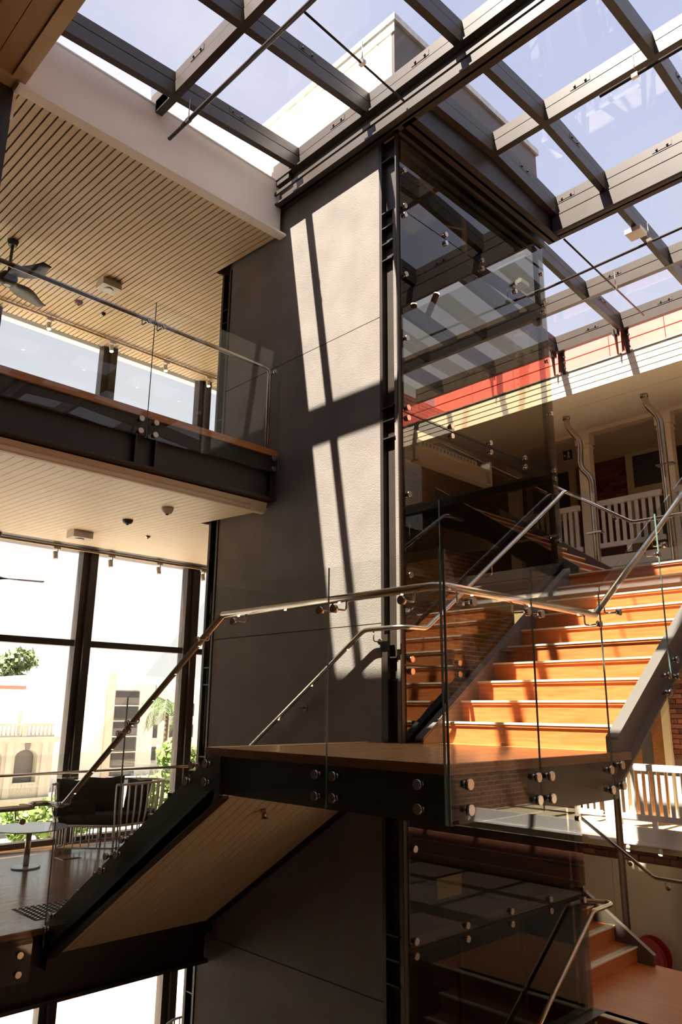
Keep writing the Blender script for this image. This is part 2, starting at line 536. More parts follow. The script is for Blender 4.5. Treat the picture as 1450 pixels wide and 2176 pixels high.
# window walls
def window_wall(name, label, z0, z1, tz, slope=0):
    w = struct(name, label, (5, YW, z0))
    xs = [1.24, 3.04, 4.86, 6.67]
    box('added_blank_wall', 'bgrey', (-5, YW-.05, z0, 1.24, YW+.1, z1), w)  # unseen bays closed in to cut window reflections and ambient light
    for x in xs:
        m = box('mullion', 'steel', (x, YW-.10, z0, x+.10, YW+.06, z1), w)
        box('mullion_flange', 'steel', (x+.10, YW-.16, z0, x+.21, YW-.10, z1), w)
    for i in range(len(xs)):
        a = xs[i]+.10; b = xs[i+1] if i < len(xs)-1 else 7.6
        zz = [z0]+list(tz)+[z1]
        for k in range(len(zz)-1):
            box('pane', 'winglass', (a-.02, YW-.006, zz[k], b+.02, YW+.006, zz[k+1]), w)
    for t in tz:
        box('transom', 'steel', (1.24, YW-.07, t-.045, 7.6, YW+.05, t+.045), w)
    box('sill', 'steel', (-5, YW-.08, z0, 7.6, YW+.08, z0+.07), w)
    box('head', 'steel', (-5, YW-.05, z1-.05, 7.6, YW+.08, z1), w)
    return w
window_wall('window_1', 'tall window wall with dark mullions behind the lounge chair', ZF, 2.27, (.89,))
window_wall('window_2', 'upper window wall with dark mullions behind the balcony', ZU, 5.62, ())
window_wall('window_3', 'window wall of the storey below at the bottom left corner', ZG, -2.3, ())
wr = struct('wall_right', 'brick wall closing the space behind the lift', (10, 8.7, 0))
box('brickwork', 'brickfar', (XE+.15, 8.7, -7, 14.2, 9.0, 5.9), wr)
box('brickwork', 'mortar', (XE+.1, 8.7, -7, XE+.35, YW+.3, 5.9), wr)

# =================================================================== GLASS ROOF
GX = [1.74, 3.07, 4.70, 6.15, 7.5, 9.25, 10.32]
GZ = [6.03, 6.12, 6.22, 6.30, 6.19, 6.02, 5.95]
RY = [-3.78, -2.61, -1.44, -.27, .90, 2.08, 3.25, 4.44, 5.55, 6.75, 7.9]
gr = struct('glass_roof', 'steel framed glass roof of rectangular panes over the stairwell', (5, 2, 6))
bolt2 = MB().box(-.11, -.008, -.03, .11, 0, .03)
for bx_ in (-.06, .06):
    bolt2.cyl((bx_, -.02, 0), (bx_, -.008, 0), .013, 8)
bolt2 = bolt2.mesh('bolt_plate', 'steel_roof')
bolt2b = MB().box(-.008, -.11, -.03, 0, .11, .03)
for bx_ in (-.06, .06):
    bolt2b.cyl((-.02, bx_, 0), (-.008, bx_, 0), .013, 8)
bolt2b = bolt2b.mesh('bolt_plate', 'steel_roof')
def rafter(y, i, w=.075):
    x0, x1, z0, z1 = GX[i], GX[i+1], GZ[i], GZ[i+1]
    m = MB()
    m.prism([(x0, z0-.112), (x1, z1-.112), (x1, z1), (x0, z0)], 'y', y-w*.42, y+w*.42)
    m.prism([(x0, z0-.27), (x1, z1-.27), (x1, z1-.128), (x0, z0-.128)], 'y', y-w/2, y+w/2)
    m.prism([(x0, z0-.128), (x1, z1-.128), (x1, z1-.112), (x0, z0-.112)], 'y', y-w*.1, y+w*.1)
    o = m.build('rafter', 'steel_roof', gr)
    if i in (1, 2, 3, 4, 5) and 0 < y < 6:
        t = .45 if i % 2 else .3
        add('bolt_plate', bolt2, (x0+(x1-x0)*t, y-w*.36, z0+(z1-z0)*t-.06), o)
for i in range(6):
    for y in RY:
        if i == 2 and 4.2 < y < 7.1: continue           # the lift shaft passes through here
        if i == 3 and 4.2 < y < 7.1: continue
        if i < 2 and y > 6: continue
        rafter(y, i)
for i in (2, 3):                                        # trimmer beside the lift
    rafter(3.90, i, .09)
def purlin(i, y0, y1, w=.08, d=.27):
    x, z = GX[i], GZ[i]
    m = MB()
    m.box(x-w*.42, y0, z-.112, x+w*.42, y1, z+.005)
    m.box(x-w/2, y0, z-d, x+w/2, y1, z-.128)
    m.box(x-w*.1, y0, z-.128, x+w*.1, y1, z-.112)
    o = m.build('purlin', 'steel_roof', gr)
    return o
ylim = {1: (-4, 5.98), 2: (-4, 5.98), 3: (-4, 3.9), 4: (-4, 8.5), 5: (-4, 8.5), 6: (-4, 8.5)}
for i, (a, b_) in ylim.items():
    o = purlin(i, a, b_)
    for k in range(len(RY)-1):
        yc = RY[k]+(RY[k+1]-RY[k])*(.62 if i % 2 else .4)
        if a < yc < b_:
            add('bolt_plate', bolt2b, (GX[i]-.03, yc, GZ[i]-.06), o)
for i in range(6):
    for k in range(len(RY)-1):
        y0, y1 = RY[k], RY[k+1]
        if i < 2 and y0 > 5.4: continue
        if i in (2, 3):
            if y0 > 4.3 and y1 < 7.0: continue
            if y0 == 3.25: y1 = 3.9
        MB().prism([(GX[i], GZ[i]+.002), (GX[i+1], GZ[i+1]+.002), (GX[i+1], GZ[i+1]+.016), (GX[i], GZ[i]+.016)], 'y', y0, y1).build('pane', 'roofglass', gr)
for i in range(2):
    MB().prism([(GX[i], GZ[i]+.002), (GX[i+1], GZ[i+1]+.002), (GX[i+1], GZ[i+1]+.016), (GX[i], GZ[i]+.016)], 'y', 5.55, 6.1).build('pane', 'roofglass', gr)
# primary beams
def primary(x, y0, y1, zt, zb, w=.16):
    m = MB()
    m.box(x-.012, y0, zb, x+.012, y1, zt)
    m.box(x-w/2, y0, zb, x+w/2, y1, zb+.022)
    m.box(x-w/2, y0, zt-.022, x+w/2, y1, zt)
    return m.build('primary_beam', 'steel_roof', gr)
primary(4.69, -4, 5.98, 5.95, 5.60)
box('primary_beam_plate', 'steel_roof', (4.60, -4, 5.72, 4.625, 5.95, 5.76), gr)
primary(7.5, -4, 4.0, 5.92, 5.66)
box('primary_beam_plate', 'steel_roof', (7.40, -4, 5.66, 7.43, 3.9, 5.87), gr)
# trimming steel in front of the lift
MB().box(4.72, 3.93, 5.60, 7.5, 3.96, 6.2).box(4.72, 3.86, 5.60, 7.5, 4.02, 5.62).box(4.72, 4.08, 5.60, 7.5, 4.15, 6.2).box(4.72, 3.95, 5.86, 7.5, 4.1, 5.9).build('lift_trimmer', 'steel_dark', gr)
for y in (5.60, 4.46):
    box('rafter_stub', 'steel_roof', (3.03, 5.62, 5.86, 3.11, 5.86, 6.0), gr) if y > 5 else None
    box('rafter_stub', 'steel_roof', (4.62, 5.63, 5.86, 4.78, 5.95, 6.1), gr) if y > 5 else None

# eave struts on the verandah roof
for n_, y in enumerate((5.60, 4.52, 3.30, 2.12, 6.80)):
    st = struct('trim_%d' % (n_+1), ('steel eave strut with dark red post, %s' % ('nearest the lift glass', 'between lift and image edge', 'third from the lift', 'fourth from the lift', 'seen through the lift glass')[n_]), (10.3, y, 5.3))
    MB().prism([(10.24, 5.7), (10.36, 5.7), (10.36, 5.30), (10.32, 5.30)], 'y', y-.006, y+.006).box(10.27, y-.04, 5.62, 10.37, y+.04, 5.7).build('fin', 'steel_roof', st)
    box('post', 'redpost', (10.40, y-.12, 5.3, 10.46, y-.04, 5.9), st)
    b = MB().box(10.37, y-.17, 5.3, 10.40, y-.12, 5.75)
    for k in range(4):
        b.cyl((10.36, y-.185, 5.38+k*.1), (10.33, y-.185, 5.38+k*.1), .016, 8)
    b.build('louvre_track', 'steel_dark', st)

# red sheet wall beyond
rw = struct('wall_red', 'red painted sheet wall outside above the verandah roof', (11.6, 4, 5.3))
for k in range(12):
    y = -2.6+k*1.0
    box('sheet', 'red', (12.00, y+.006, 5.3, 12.03, y+.994, 5.80), rw)
    box('sheet', 'red', (12.01, y+.006, 5.815, 12.04, y+.994, 6.38), rw)
    box('sheet', 'red', (12.00, y+.006, 6.395, 12.03, y+.994, 6.85), rw)
box('backing', 'redpost', (12.04, -2.6, 5.3, 12.10, 9.4, 6.84), rw)

# =================================================================== LIFT SHAFT
ls = thing('lift_shaft', 'tall lift shaft with rendered side wall and dark tinted glass front', 'lift shaft', (6, 5.5, ZG))
zj = [ZG, -2.15, .72, 3.64, 5.66]
for k in range(len(zj)-1):
    MB().box(XS, 4.365, zj[k]+.004, XS+.05, YB-.16, zj[k+1]-.004).build('cladding_panel', 'clad', ls)
box('core_wall', 'joint', (XS+.012, 4.40, ZG, XS+.10, YB-.1, 5.7), ls)
# steel at the near corner: two posts, a recessed infill and channel rungs
MB().box(XS-.005, 4.325, ZG, XS+.06, 4.36, 5.62).build('column', 'steel', ls)
MB().box(XS-.01, 4.128, ZG, XS+.05, 4.142, 5.62).build('column', 'steel', ls)
box('infill_panel', 'clad', (XS+.012, 4.142, ZG, XS+.05, 4.197, 4.75), ls)  # pale cladding tone stops at the height where the sunlit strip ends
box('infill_panel', 'steel', (XS+.05, 4.14, ZG, XS+.08, 4.33, 5.62), ls)
for z in (5.35, 4.75, 4.58, 4.40, 4.22, 2.68, 2.55, 2.38, .42, .24, -.02, -1.68, -1.85, -2.02, -4.0):
    MB().box(XS-.004, 4.19, z, XS+.06, 4.325, z+.012).build('channel_rung', 'steel', ls)
# far corner
MB().box(XS-.01, YB-.15, ZG, XS+.06, YB-.12, 5.28).box(XS-.01, YB-.01, ZG, XS+.06, YB+.03, 5.28).build('column', 'steel_dark', ls)
for z in (4.75, 4.58, 4.1, 3.3, 2.62, .42, .24, -.5, -1.0, -2.4, -2.7):
    MB().box(XS-.004, YB-.12, z, XS+.06, YB-.01, z+.012).build('channel_rung', 'steel', ls)
box('infill_panel', 'steel_dark', (XS+.05, YB-.12, ZG, XS+.07, YB, 5.28), ls)
# back wall, inner floor edges
box('back_wall', 'liftdark', (XS+.1, YB-.05, ZG, 6.35, YB+.05, 5.7), ls)
box('back_wall', 'liftdark', (6.35, YB-.05, ZG, XE, YB+.05, 1.9), ls)
box('back_wall', 'liftdark', (6.35, YB-.05, 2.2, XE, YB+.05, 2.6), ls)
MB().box(XE-.10, YB-.10, ZG, XE, YB, 5.7).build('column', 'steel_dark', ls)
MB().box(XE-.05, YL+.06, ZG, XE, YL+.11, 5.66).build('column', 'steel', ls)
MB().box(5.02, YB-.4, ZG, 5.10, YB-.3, 5.6).box(5.02, YL+.5, ZG, 5.10, YL+.6, 5.6).build('guide_rail', 'steel', ls)
for z in (4.74, 2.61, .36, -1.75):
    MB().box(XS+.06, YL+.05, z-.06, XE, YL+.11, z+.06).build('transom', 'steel_dark', ls)
    MB().box(XE-.06, YL+.1, z-.06, XE, YB, z+.06).build('transom', 'steel_dark', ls)
box('added_dark_wall', 'liftdark', (XE-.09, YL+.12, ZG, XE-.07, YB-.1, .30), ls)  # opaque dark sheet added behind the side glass to darken the shaft
lc = thing('added_dark_car', 'dark lift car added low inside the glass shaft to darken it', 'lift car', (6.2, 5.6, -4.3))  # car body added so the lower shaft reads dark
box('body', 'liftdark', (5.2, 4.75, -4.3, 7.3, 6.7, -1.95), lc)
box('roof_plate', 'steel', (5.15, 4.7, -1.95, 7.35, 6.75, -1.9), lc)
for x in (5.2, 6.2, 7.24):
    box('frame_post', 'steel', (x, 4.72, -4.3, x+.06, 4.76, -1.95), lc)
# glass
zr = [-4.2, -2.76, -1.75, .36, 2.61, 4.74, 5.60]
rows = {}
for k in range(len(zr)-1):
    p = pane_y('glass_pane', YL, XS+.03, zr[k]+.006, XE-.005, zr[k+1]-.006, 'liftglass', ls)
    rows[k] = p
    pane_x('side_pane', XE, YL+.01, zr[k]+.006, YB-.1, zr[k+1]-.006, 'liftglass', ls)
for z, r_ in ((4.74, 4), (2.61, 3), (.36, 2), (-1.75, 1)):
    for x in (4.85, 5.50, 6.15, 6.80, 7.43):
        add('standoff', so_y, (x, YL-.008, z+.05), rows[r_+1])
        add('standoff', so_y, (x, YL-.008, z-.05), rows[r_])
for z, r_ in ((4.03, 4), (3.36, 4), (1.84, 3), (1.12, 3), (-.35, 2), (-1.05, 2), (5.2, 5)):
    for x in (4.85, 7.43):
        add('standoff', so_y, (x, YL-.008, z), rows[r_])
MB().box(XS, YL-.12, -2.80, XE+.02, YL+.02, -2.765).build('ledge', 'steel', ls)
# overrun above the roof
MB().box(XS-.02, YL+.04, 6.22, XS+.03, 6.25, 6.98).build('overrun_wall', 'bulk', ls)
MB().box(XS-.02, YL, 6.22, XE, YL+.04, 6.98).build('overrun_wall', 'steel_roof', ls)
MB().box(XE-.04, YL+.04, 5.7, XE, YB, 6.98).build('overrun_wall', 'steel_roof', ls)
MB().box(XS-.02, 6.25, 5.7, XS+.03, YB, 6.98).build('overrun_wall', 'bulk', ls)
MB().box(XS, YB-.04, 5.7, XE, YB, 6.98).build('overrun_wall', 'steel_roof', ls)
MB().box(XS-.05, YL-.03, 6.98, XE+.03, YB+.03, 7.06).box(XS-.035, YL-.01, 6.85, XS-.02, YB, 6.98).build('overrun_cap', 'galv', ls)
MB().box(XS-.03, 4.35, 6.25, XS-.02, 4.38, 6.86).build('overrun_trim', 'galv', ls)
box('top_panel', 'steel_dark', (XS, YL, 5.6, XE, YL+.03, 6.25), ls)

pb = thing('lifting_beam', 'cream perforated steel beam inside the glass lift shaft', 'beam', (6, 4.6, 2.4))
m = MB().box(5.42, 4.5, 2.40, 6.66, 4.53, 2.54).box(5.42, 4.46, 2.54, 6.66, 4.56, 2.56).box(5.42, 4.46, 2.38, 6.66, 4.56, 2.40)
m.build('web', 'white', pb)
box('strip', 'white', (5.42, 4.49, 2.56, 6.45, 4.50, 2.62), pb)
box('end_plate', 'white', (6.64, 4.45, 2.38, 6.67, 4.57, 2.66), pb)
sl_me = MB().box(-.006, -.004, -.018, .006, 0, .018).mesh('slot', 'steel_dark')
for k in range(17):
    add('slot', sl_me, (5.47+k*.058, 4.489, 2.59), pb)
yb = thing('safety_bar', 'yellow painted steel bars near the top of the lift shaft', 'bar', (6, 4.6, 5.3))
MB().tube([(5.52, 4.6, 5.90), (6.02, 4.6, 5.82)], .018, 4).build('bar', 'yellow', yb)
MB().box(6.51, 4.59, 5.20, 6.57, 4.62, 5.86).build('upright', 'yellow', yb)
MB().tube([(6.15, 4.6, 5.48), (6.52, 4.6, 5.62)], .014, 4).build('bar', 'yellow', yb)
yp = box('warning_plate', 'yplate', (5.74, 4.60, -1.63, 6.10, 4.61, -1.46))
tag(yp, 'yellow warning plate low in the dark lift shaft', 'plate')
for k, (x, z) in enumerate(((5.56, 4.20), (5.96, 4.50))):
    d = thing('downlight', ('lit copper cylinder light inside the lift shaft, ' + ('lower one', 'upper one')[k]), 'light', (x, 4.6, z))
    MB().cyl((x, 4.6, z), (x-.05, 4.7, z-.26) if k else (x, 4.6, z-.03), .035, 14).build('body', mat('copper_%d' % k, (.30, .13, .06), .4, .6), d)
    MB().cyl((x, 4.6, z), (x, 4.598, z+.012), .032, 14).build('lens', 'lamp', d)

# =================================================================== STAIRS
RIS, GO = .17, .2515
X1 = 5.137
ZL = -.26
lt = thing('stair_landing', 'timber topped half landing with dark steel edge, jutting towards the viewer', 'landing', (4, 3.4, ZL))
box('deck', 'deckwood', (3.12, 2.43, ZL-.045, X1+.02, 4.49, ZL), lt)
MB().box(3.105, 2.415, ZL-.05, 3.135, 4.49, ZL+.0005).box(3.135, 2.415, ZL-.05, X1, 2.445, ZL+.0005).build('edge_board', 'woodedge', lt)
MB().box(3.13, 2.44, -.53, 3.16, 4.40, ZL-.05).box(3.13, 2.44, -.55, 3.23, 4.40, -.53).build('edge_beam', 'steel', lt)
MB().box(3.16, 2.44, -.53, 4.95, 2.47, ZL-.05).box(3.16, 2.44, -.55, 4.95, 2.54, -.53).build('edge_beam', 'steel', lt)
box('soffit', 'steel_dark', (3.16, 2.47, -.50, X1, 4.45, -.48), lt)
box('nosing', 'nosing', (3.13, 4.47, ZL-.03, 4.70, 4.497, ZL+.004), lt)
box('back_beam', 'steel_dark', (X1-.03, 2.47, -.5, X1, 4.02, ZL-.05), lt)

def flight_x(name, label, x1, zb, n, y0, y1, wood, parent_loc):
    t = thing(name, label, 'stairs', parent_loc, 'stair flights around the lift')
    for i in range(n):
        x = x1+GO*i; z = zb+RIS*(i+1)
        box('riser', wood, (x, y0, z-RIS, x+.022, y1, z-.002), t)
        if i < n-1:
            tr = box('tread', wood, (x-.012, y0, z-.03, x+GO+.01, y1, z), t)
        else:
            tr = box('tread', wood, (x-.012, y0, z-.03, x+.14, y1, z), t)
        box('nosing', 'nosing', (x-.018, y0, z-.012, x+.045, y1, z+.004), tr)
    return t
f1 = flight_x('stair_flight', 'sunlit orange timber flight climbing right beside the lift glass', X1, ZL, 10, 2.50, 4.0, 'wood', (6.2, 3.3, ZL))
k = RIS/GO
def stringer_y(t, xa, za, xb, y0, y1, up, dn, m='steel'):
    zb_ = za+(xb-xa)*k
    MB().prism([(xa, za+up), (xb, zb_+up), (xb, zb_-dn), (xa, za-dn)], 'y', y0, y1).build('stringer', m, t)
def stringer_full(t, x0, x1_, zn0, y0, side):
    # channel: web and two flanges
    z = lambda x: zn0+(x-X1)*k
    w = MB()
    w.prism([(x0, z(x0)+.05), (x1_, z(x1_)+.05), (x1_, z(x1_)-.24), (x0, z(x0)-.24)], 'y', y0, y0+.02)
    a, b_ = (y0-.065, y0+.02) if side < 0 else (y0, y0+.085)
    w.prism([(x0, z(x0)+.065), (x1_, z(x1_)+.065), (x1_, z(x1_)+.045), (x0, z(x0)+.045)], 'y', a, b_)
    w.prism([(x0, z(x0)-.225), (x1_, z(x1_)-.225), (x1_, z(x1_)-.245), (x0, z(x0)-.245)], 'y', a, b_)
    w.build('stringer', 'ssd' if 0 else 'steelg', t)
M['steelg'] = mat('grey_stringer_paint', (.16, .145, .13), .38, .3)
stringer_full(f1, X1-.28, 7.42, ZL+RIS, 4.0, 1)
stringer_full(f1, X1-.20, 7.42, ZL+RIS, 2.47, -1)
MB().prism([(X1, -.45), (7.42, 1.09), (7.42, 1.07), (X1, -.47)], 'y', 2.5, 4.0).build('soffit', 'cream', f1)
box('bracket_plate', 'steelg', (X1+.85, 3.93, ZL+.80, X1+1.0, 3.985, ZL+.82), f1)

# upper landing and the flight behind it
ZT = ZL+RIS*10
tl = thing('stair_landing', 'upper stair landing at the top of the sunlit flight', 'landing', (8.3, 3.3, ZT))
box('deck', 'woodx', (7.42, 2.45, ZT-.045, 9.2, 4.15, ZT), tl)
MB().box(7.42, 2.44, ZT-.32, 9.2, 2.47, ZT-.045).box(9.17, 2.44, ZT-.32, 9.2, 4.15, ZT-.045).build('edge_beam', 'steel', tl)
box('soffit', 'cream', (7.42, 2.47, ZT-.3, 9.17, 4.15, ZT-.28), tl)
def flight_y(name, label, y1, zb, n, x0, x1_, loc, go=.255, wood='woodr'):
    t = thing(name, label, 'stairs', loc, 'stair flights around the lift')
    for i in range(n):
        y = y1+go*i; z = zb+RIS*(i+1)
        box('riser', wood, (x0, y, z-RIS, x1_, y+.022, z-.002), t)
        tr = box('tread', wood, (x0, y-.012, z-.03, x1_, y+go+.01, z), t)
        box('nosing', 'nosing', (x0, y-.018, z-.012, x1_, y+.05, z+.004), tr)
    kk = RIS/go
    for xa in (x0-.02, x1_):
        za = zb+RIS
        ya, yb_ = y1-.2, y1+go*n
        zz = lambda y: za+(y-y1)*kk
        MB().prism([(ya, zz(ya)+.06), (yb_, zz(yb_)+.06), (yb_, zz(yb_)-.24), (ya, zz(ya)-.24)], 'x', xa, xa+.02).prism([(ya, zz(ya)+.075), (yb_, zz(yb_)+.075), (yb_, zz(yb_)+.06), (ya, zz(ya)+.06)], 'x', xa, xa+.07).build('stringer', 'steelg', t)
    return t
f3 = flight_y('stair_flight', 'upper timber flight rising behind the lift to the balcony', 4.17, ZT, 7, 7.58, 9.08, (8.3, 5, ZT))
ZB = -2.77
bl = thing('stair_landing', 'polished timber landing at the bottom right corner', 'landing', (8.3, 3.5, ZB))
box('deck', 'wood', (7.40, 2.2, ZB-.045, 9.22, 4.46, ZB), bl)
box('added_shade_deck', 'steel_dark', (7.40, -3.9, ZB-.045, 11.97, 2.2, ZB), bl)  # unseen decks added to keep sun off the lower wall, dark for reflections
box('added_shade_deck', 'steel_dark', (9.22, 2.2, ZB-.045, 11.97, 3.5, ZB), bl)
MB().box(7.37, 2.2, ZB-.05, 7.40, 4.46, ZB).build('edge_board', 'woodedge', bl)
box('nosing', 'galv', (7.39, 2.2, ZB-.01, 7.46, 4.30, ZB+.003), bl)
box('riser', 'woodr', (7.42, 2.2, ZB-.2, 7.44, 4.05, ZB-.045), bl)
box('edge_beam', 'steel', (9.19, 2.2, ZB-.3, 9.22, 4.46, ZB-.045), bl)
f4 = flight_y('stair_flight', 'red timber steps rising from the bottom right landing', 4.44, ZB, 6, 7.60, 9.15, (8.3, 5, ZB))
for i in range(6):
    box('anti_slip_strip', 'galv', (7.6, 4.44+.255*i, ZB+RIS*(i+1)+.001, 9.15, 4.51+.255*i, ZB+RIS*(i+1)+.005), f4)
f5 = flight_x('stair_flight', 'lowest timber flight climbing to the bottom right landing', 7.40-.2515*9, ZB-RIS*10, 10, 2.5, 4.0, 'woodr', (6, 3.3, ZB-1.7))

# left flight: descends away from the landing towards the seating floor
GL = .2555
f2 = thing('stair_flight', 'dark underside flight falling left to the seating floor, boarded soffit below', 'stairs', (3.9, 5.5, ZF), 'stair flights around the lift')
for i in range(8):
    y = 4.49+GL*i; z = ZL-RIS*(i+1)
    box('riser', 'wood', (3.16, y-.02, z, 4.68, y, z+RIS-.002), f2)
    tr = box('tread', 'woodx', (3.16, y-.02, z-.03, 4.68, y+GL+.012, z), f2)
    box('nosing', 'nosing', (3.16, y+GL-.05, z-.012, 4.68, y+GL+.018, z+.004), tr)
box('riser', 'wood', (3.16, 4.49+GL*8-.02, ZF, 4.68, 4.49+GL*8, ZF+RIS), f2)
kl = -RIS/GL
def zn(y): return ZL+(y-4.49)*kl
for (x0, side) in ((3.10, -1), (4.68, 1)):
    ya, yb_ = 4.30, 6.66
    w = MB()
    tz_ = lambda y: -.295-(y-4.406)*.645
    bz_ = lambda y: -.572-(y-4.30)*.608
    w.prism([(4.41, tz_(4.41)), (yb_, tz_(yb_)), (yb_, bz_(yb_)), (ya, bz_(ya)), (ya, -.31)], 'x', x0, x0+.025)
    w.prism([(ya, bz_(ya)+.012), (yb_, bz_(yb_)+.012), (yb_, bz_(yb_)-.008), (ya, bz_(ya)-.008)], 'x', x0, x0+.08 if side < 0 else x0+.025)
    w.build('stringer', 'steel_dark', f2)
def sof(y): return -.555-(y-4.35)*.637
MB().prism([(4.36, sof(4.36)+.006), (6.62, sof(6.62)+.006), (6.62, sof(6.62)+.03), (4.36, sof(4.36)+.03)], 'x', 3.12, 4.70).build('soffit_backing', 'bwhite', f2)
sbd = MB().prism([(4.40, sof(4.40)), (6.60, sof(6.60)), (6.60, sof(6.60)+.006), (4.40, sof(4.40)+.006)], 'x', -.0425, .0435).mesh('soffit_board', mat('flight_soffit_paint', (.74, .58, .36), .6))
for i in range(16):
    add('soffit_board', sbd, (3.22+i*.0935, 0, 0), f2)
MB().prism([(4.36, sof(4.36)-.03), (6.66, sof(6.66)-.03), (6.66, sof(6.66)+.05), (4.36, sof(4.36)+.05)], 'x', 3.10, 3.175).build('soffit_trim', 'steel_dark', f2)
MB().prism([(4.36, sof(4.36)-.03), (6.66, sof(6.66)-.03), (6.66, sof(6.66)+.05), (4.36, sof(4.36)+.05)], 'x', 4.665, 4.74).build('soffit_trim', 'steel_dark', f2)
box('bottom_plate', 'steel_dark', (3.1, 6.58, ZF-.3, 4.74, 6.72, ZF-.05), f2)
MB().cyl((3.72, 4.60, sof(4.6)-.0), (3.72, 4.58, sof(4.6)-.06), .018, 10).cyl((3.72, 4.58, sof(4.6)-.06), (3.72, 4.58, sof(4.6)-.065), .03, 10).build('sprinkler_head', 'ssd', f2)

# =================================================================== BALUSTRADES
RR = .0235
def rail_leds(o, a, b_, n, first=.15):
    a = Vector(a); b_ = Vector(b_)
    for i in range(n):
        t = first+(1-2*first)*i/max(1, n-1)
        add('led', led_me, tuple(a.lerp(b_, t)-Vector((0, 0, RR-.001))), o)
def knob_x(o, y, z, xg, xr, zr_):
    # bracket through a pane in plane X: disc on the outer face, rod bent up to the rail
    m = MB().cyl((xg-.032, y, z), (xg-.006, y, z), .024, 16).tube(rounded([(xg, y, z), (xr, y, z), (xr, y, zr_-.02)], .02, 4), .006, 8)
    m.build('rail_bracket', 'ssd', o)
def knob_y(o, x, z, yg, yr, zr_):
    m = MB().cyl((x, yg-.032, z), (x, yg-.006, z), .024, 16).tube(rounded([(x, yg, z), (x, yr, z), (x, yr, zr_-.02)], .02, 4), .006, 8)
    m.build('rail_bracket', 'ssd', o)

# landing balustrade, left face and the raked run down the left flight
b1 = thing('glass_balustrade', 'frameless glass balustrade and steel handrail around the half landing', 'balustrade', (3.5, 2.8, ZL))
XG, YG = 3.075, 2.385
p = pane_x('glass_pane', XG, 2.40, -.535, 3.245, .83, 'glass', b1)
for z in (-.36, -.475):
    add('standoff', so_x, (XG-.008, 2.56, z), p)
    add('standoff', so_x, (XG-.008, 3.175, z), p)
p = MB().prism([(3.258, -.535), (4.46, -.535), (4.46, .80), (4.40, .84), (3.258, .83)], 'x', XG-.006, XG+.006).build('glass_pane', 'glass', b1)
for z in (-.36, -.475):
    add('standoff', so_x, (XG-.008, 3.32, z), p)
    add('standoff', so_x, (XG-.008, 4.41, z), p)
p = pane_y('glass_pane', YG, 3.085, -.54, 3.925, .825, 'glass', b1)
for z in (-.355, -.475):
    add('standoff', so_y, (3.225, YG-.008, z), p)
    add('standoff', so_y, (3.865, YG-.008, z), p)
p = pane_y('glass_pane', YG, 3.94, -.54, 4.785, .82, 'glass', b1)
for z in (-.355, -.475):
    add('standoff', so_y, (4.005, YG-.008, z), p)
    add('standoff', so_y, (4.73, YG-.008, z), p)
hr = MB().tube(rounded([(3.16, 4.44, .65), (3.16, 2.47, .65), (4.88, 2.47, .65)], .10, 6), RR, 14).build('handrail', 'ss', b1)
for bb in ((XG-.0075, 2.3975, -.535, XG+.0075, 2.402, .83), (XG-.006, 3.2445, -.535, XG+.006, 3.2465, .83), (3.0845, YG-.007, -.54, 3.0885, YG+.007, .825), (3.924, YG-.006, -.54, 3.926, YG+.006, .825), (4.784, YG-.006, -.54, 4.786, YG+.006, .82)):
    box('pane_edge', 'edge', bb, b1)
rail_leds(hr, (3.16, 4.44, .65), (3.16, 2.55, .65), 4, .1)
rail_leds(hr, (3.3, 2.47, .65), (4.8, 2.47, .65), 3, .1)
for y in (4.17, 3.30, 3.18, 2.65):
    knob_x(b1, y, .575, XG, 3.16, .65)
for x in (3.31, 3.85, 4.0, 4.73):
    knob_y(b1, x, .565, YG, 2.47, .65)

# left flight balustrade
b2 = thing('glass_balustrade', 'raked glass balustrade with handrail down the left flight', 'balustrade', (3.1, 5.6, ZF))
def zgl(y): return .80-(y-4.46)*.662
pts = [(4.475, 5.55), (5.565, 6.62)]
for (ya, yb_) in pts:
    zb0 = lambda y: -.55-(y-4.46)*.662
    p = MB().prism([(ya, zb0(ya)+.06), (yb_, zb0(yb_)+.06), (yb_, zgl(yb_)), (ya, zgl(ya))], 'x', XG-.006, XG+.006).build('glass_pane', 'glass', b2)
    MB().box(XG-.006, yb_-.001, zb0(yb_)+.06, XG+.006, yb_+.001, zgl(yb_)).build('pane_edge', 'edge', b2)
    for y in (ya+.10, yb_-.10):
        for d in (.30, .19):
            add('standoff', so_x, (XG-.008, y+(.06 if d < .25 else 0), zb0(y)+d-.05), p)
hr = MB().tube(rounded([(3.16, 4.44, .65), (3.16, 6.70, -.84), (3.16, 7.0, -.84), (3.00, 7.02, -.84), (2.95, 6.83, -.84)], .08, 5), RR, 14).build('handrail', 'ssd', b2)
rail_leds(hr, (3.16, 4.6, .545), (3.16, 6.6, -.775), 7, .06)
for y in (4.60, 5.5, 5.62, 6.55):
    zr_ = .65-(y-4.44)*.659
    knob_x(b2, y, zr_-.07, XG, 3.16, zr_)

# seating floor edge balustrade
b3 = thing('glass_balustrade', 'glass balustrade and low handrail on the seating floor edge', 'balustrade', (2, 6.68, ZF))
for (xa, xb) in ((-.6, .9), (.91, 1.95), (1.96, 3.0)):
    p = pane_y('glass_pane', 6.665, xa, -2.16, xb, -.66, 'glass', b3)
    for x in (xa+.1, xb-.1):
        for z in (-1.95, -2.09):
            add('standoff', so_y, (x, 6.657, z), p)
MB().tube(rounded([(-.6, 6.80, -.84), (2.93, 6.80, -.84), (2.93, 6.88, -.84), (2.86, 6.90, -.84)], .03, 4), RR, 14).build('handrail', 'ssd', b3)
knob_y(b3, 2.80, -.93, 6.665, 6.80, -.84)
knob_y(b3, 1.4, -.93, 6.665, 6.80, -.84)

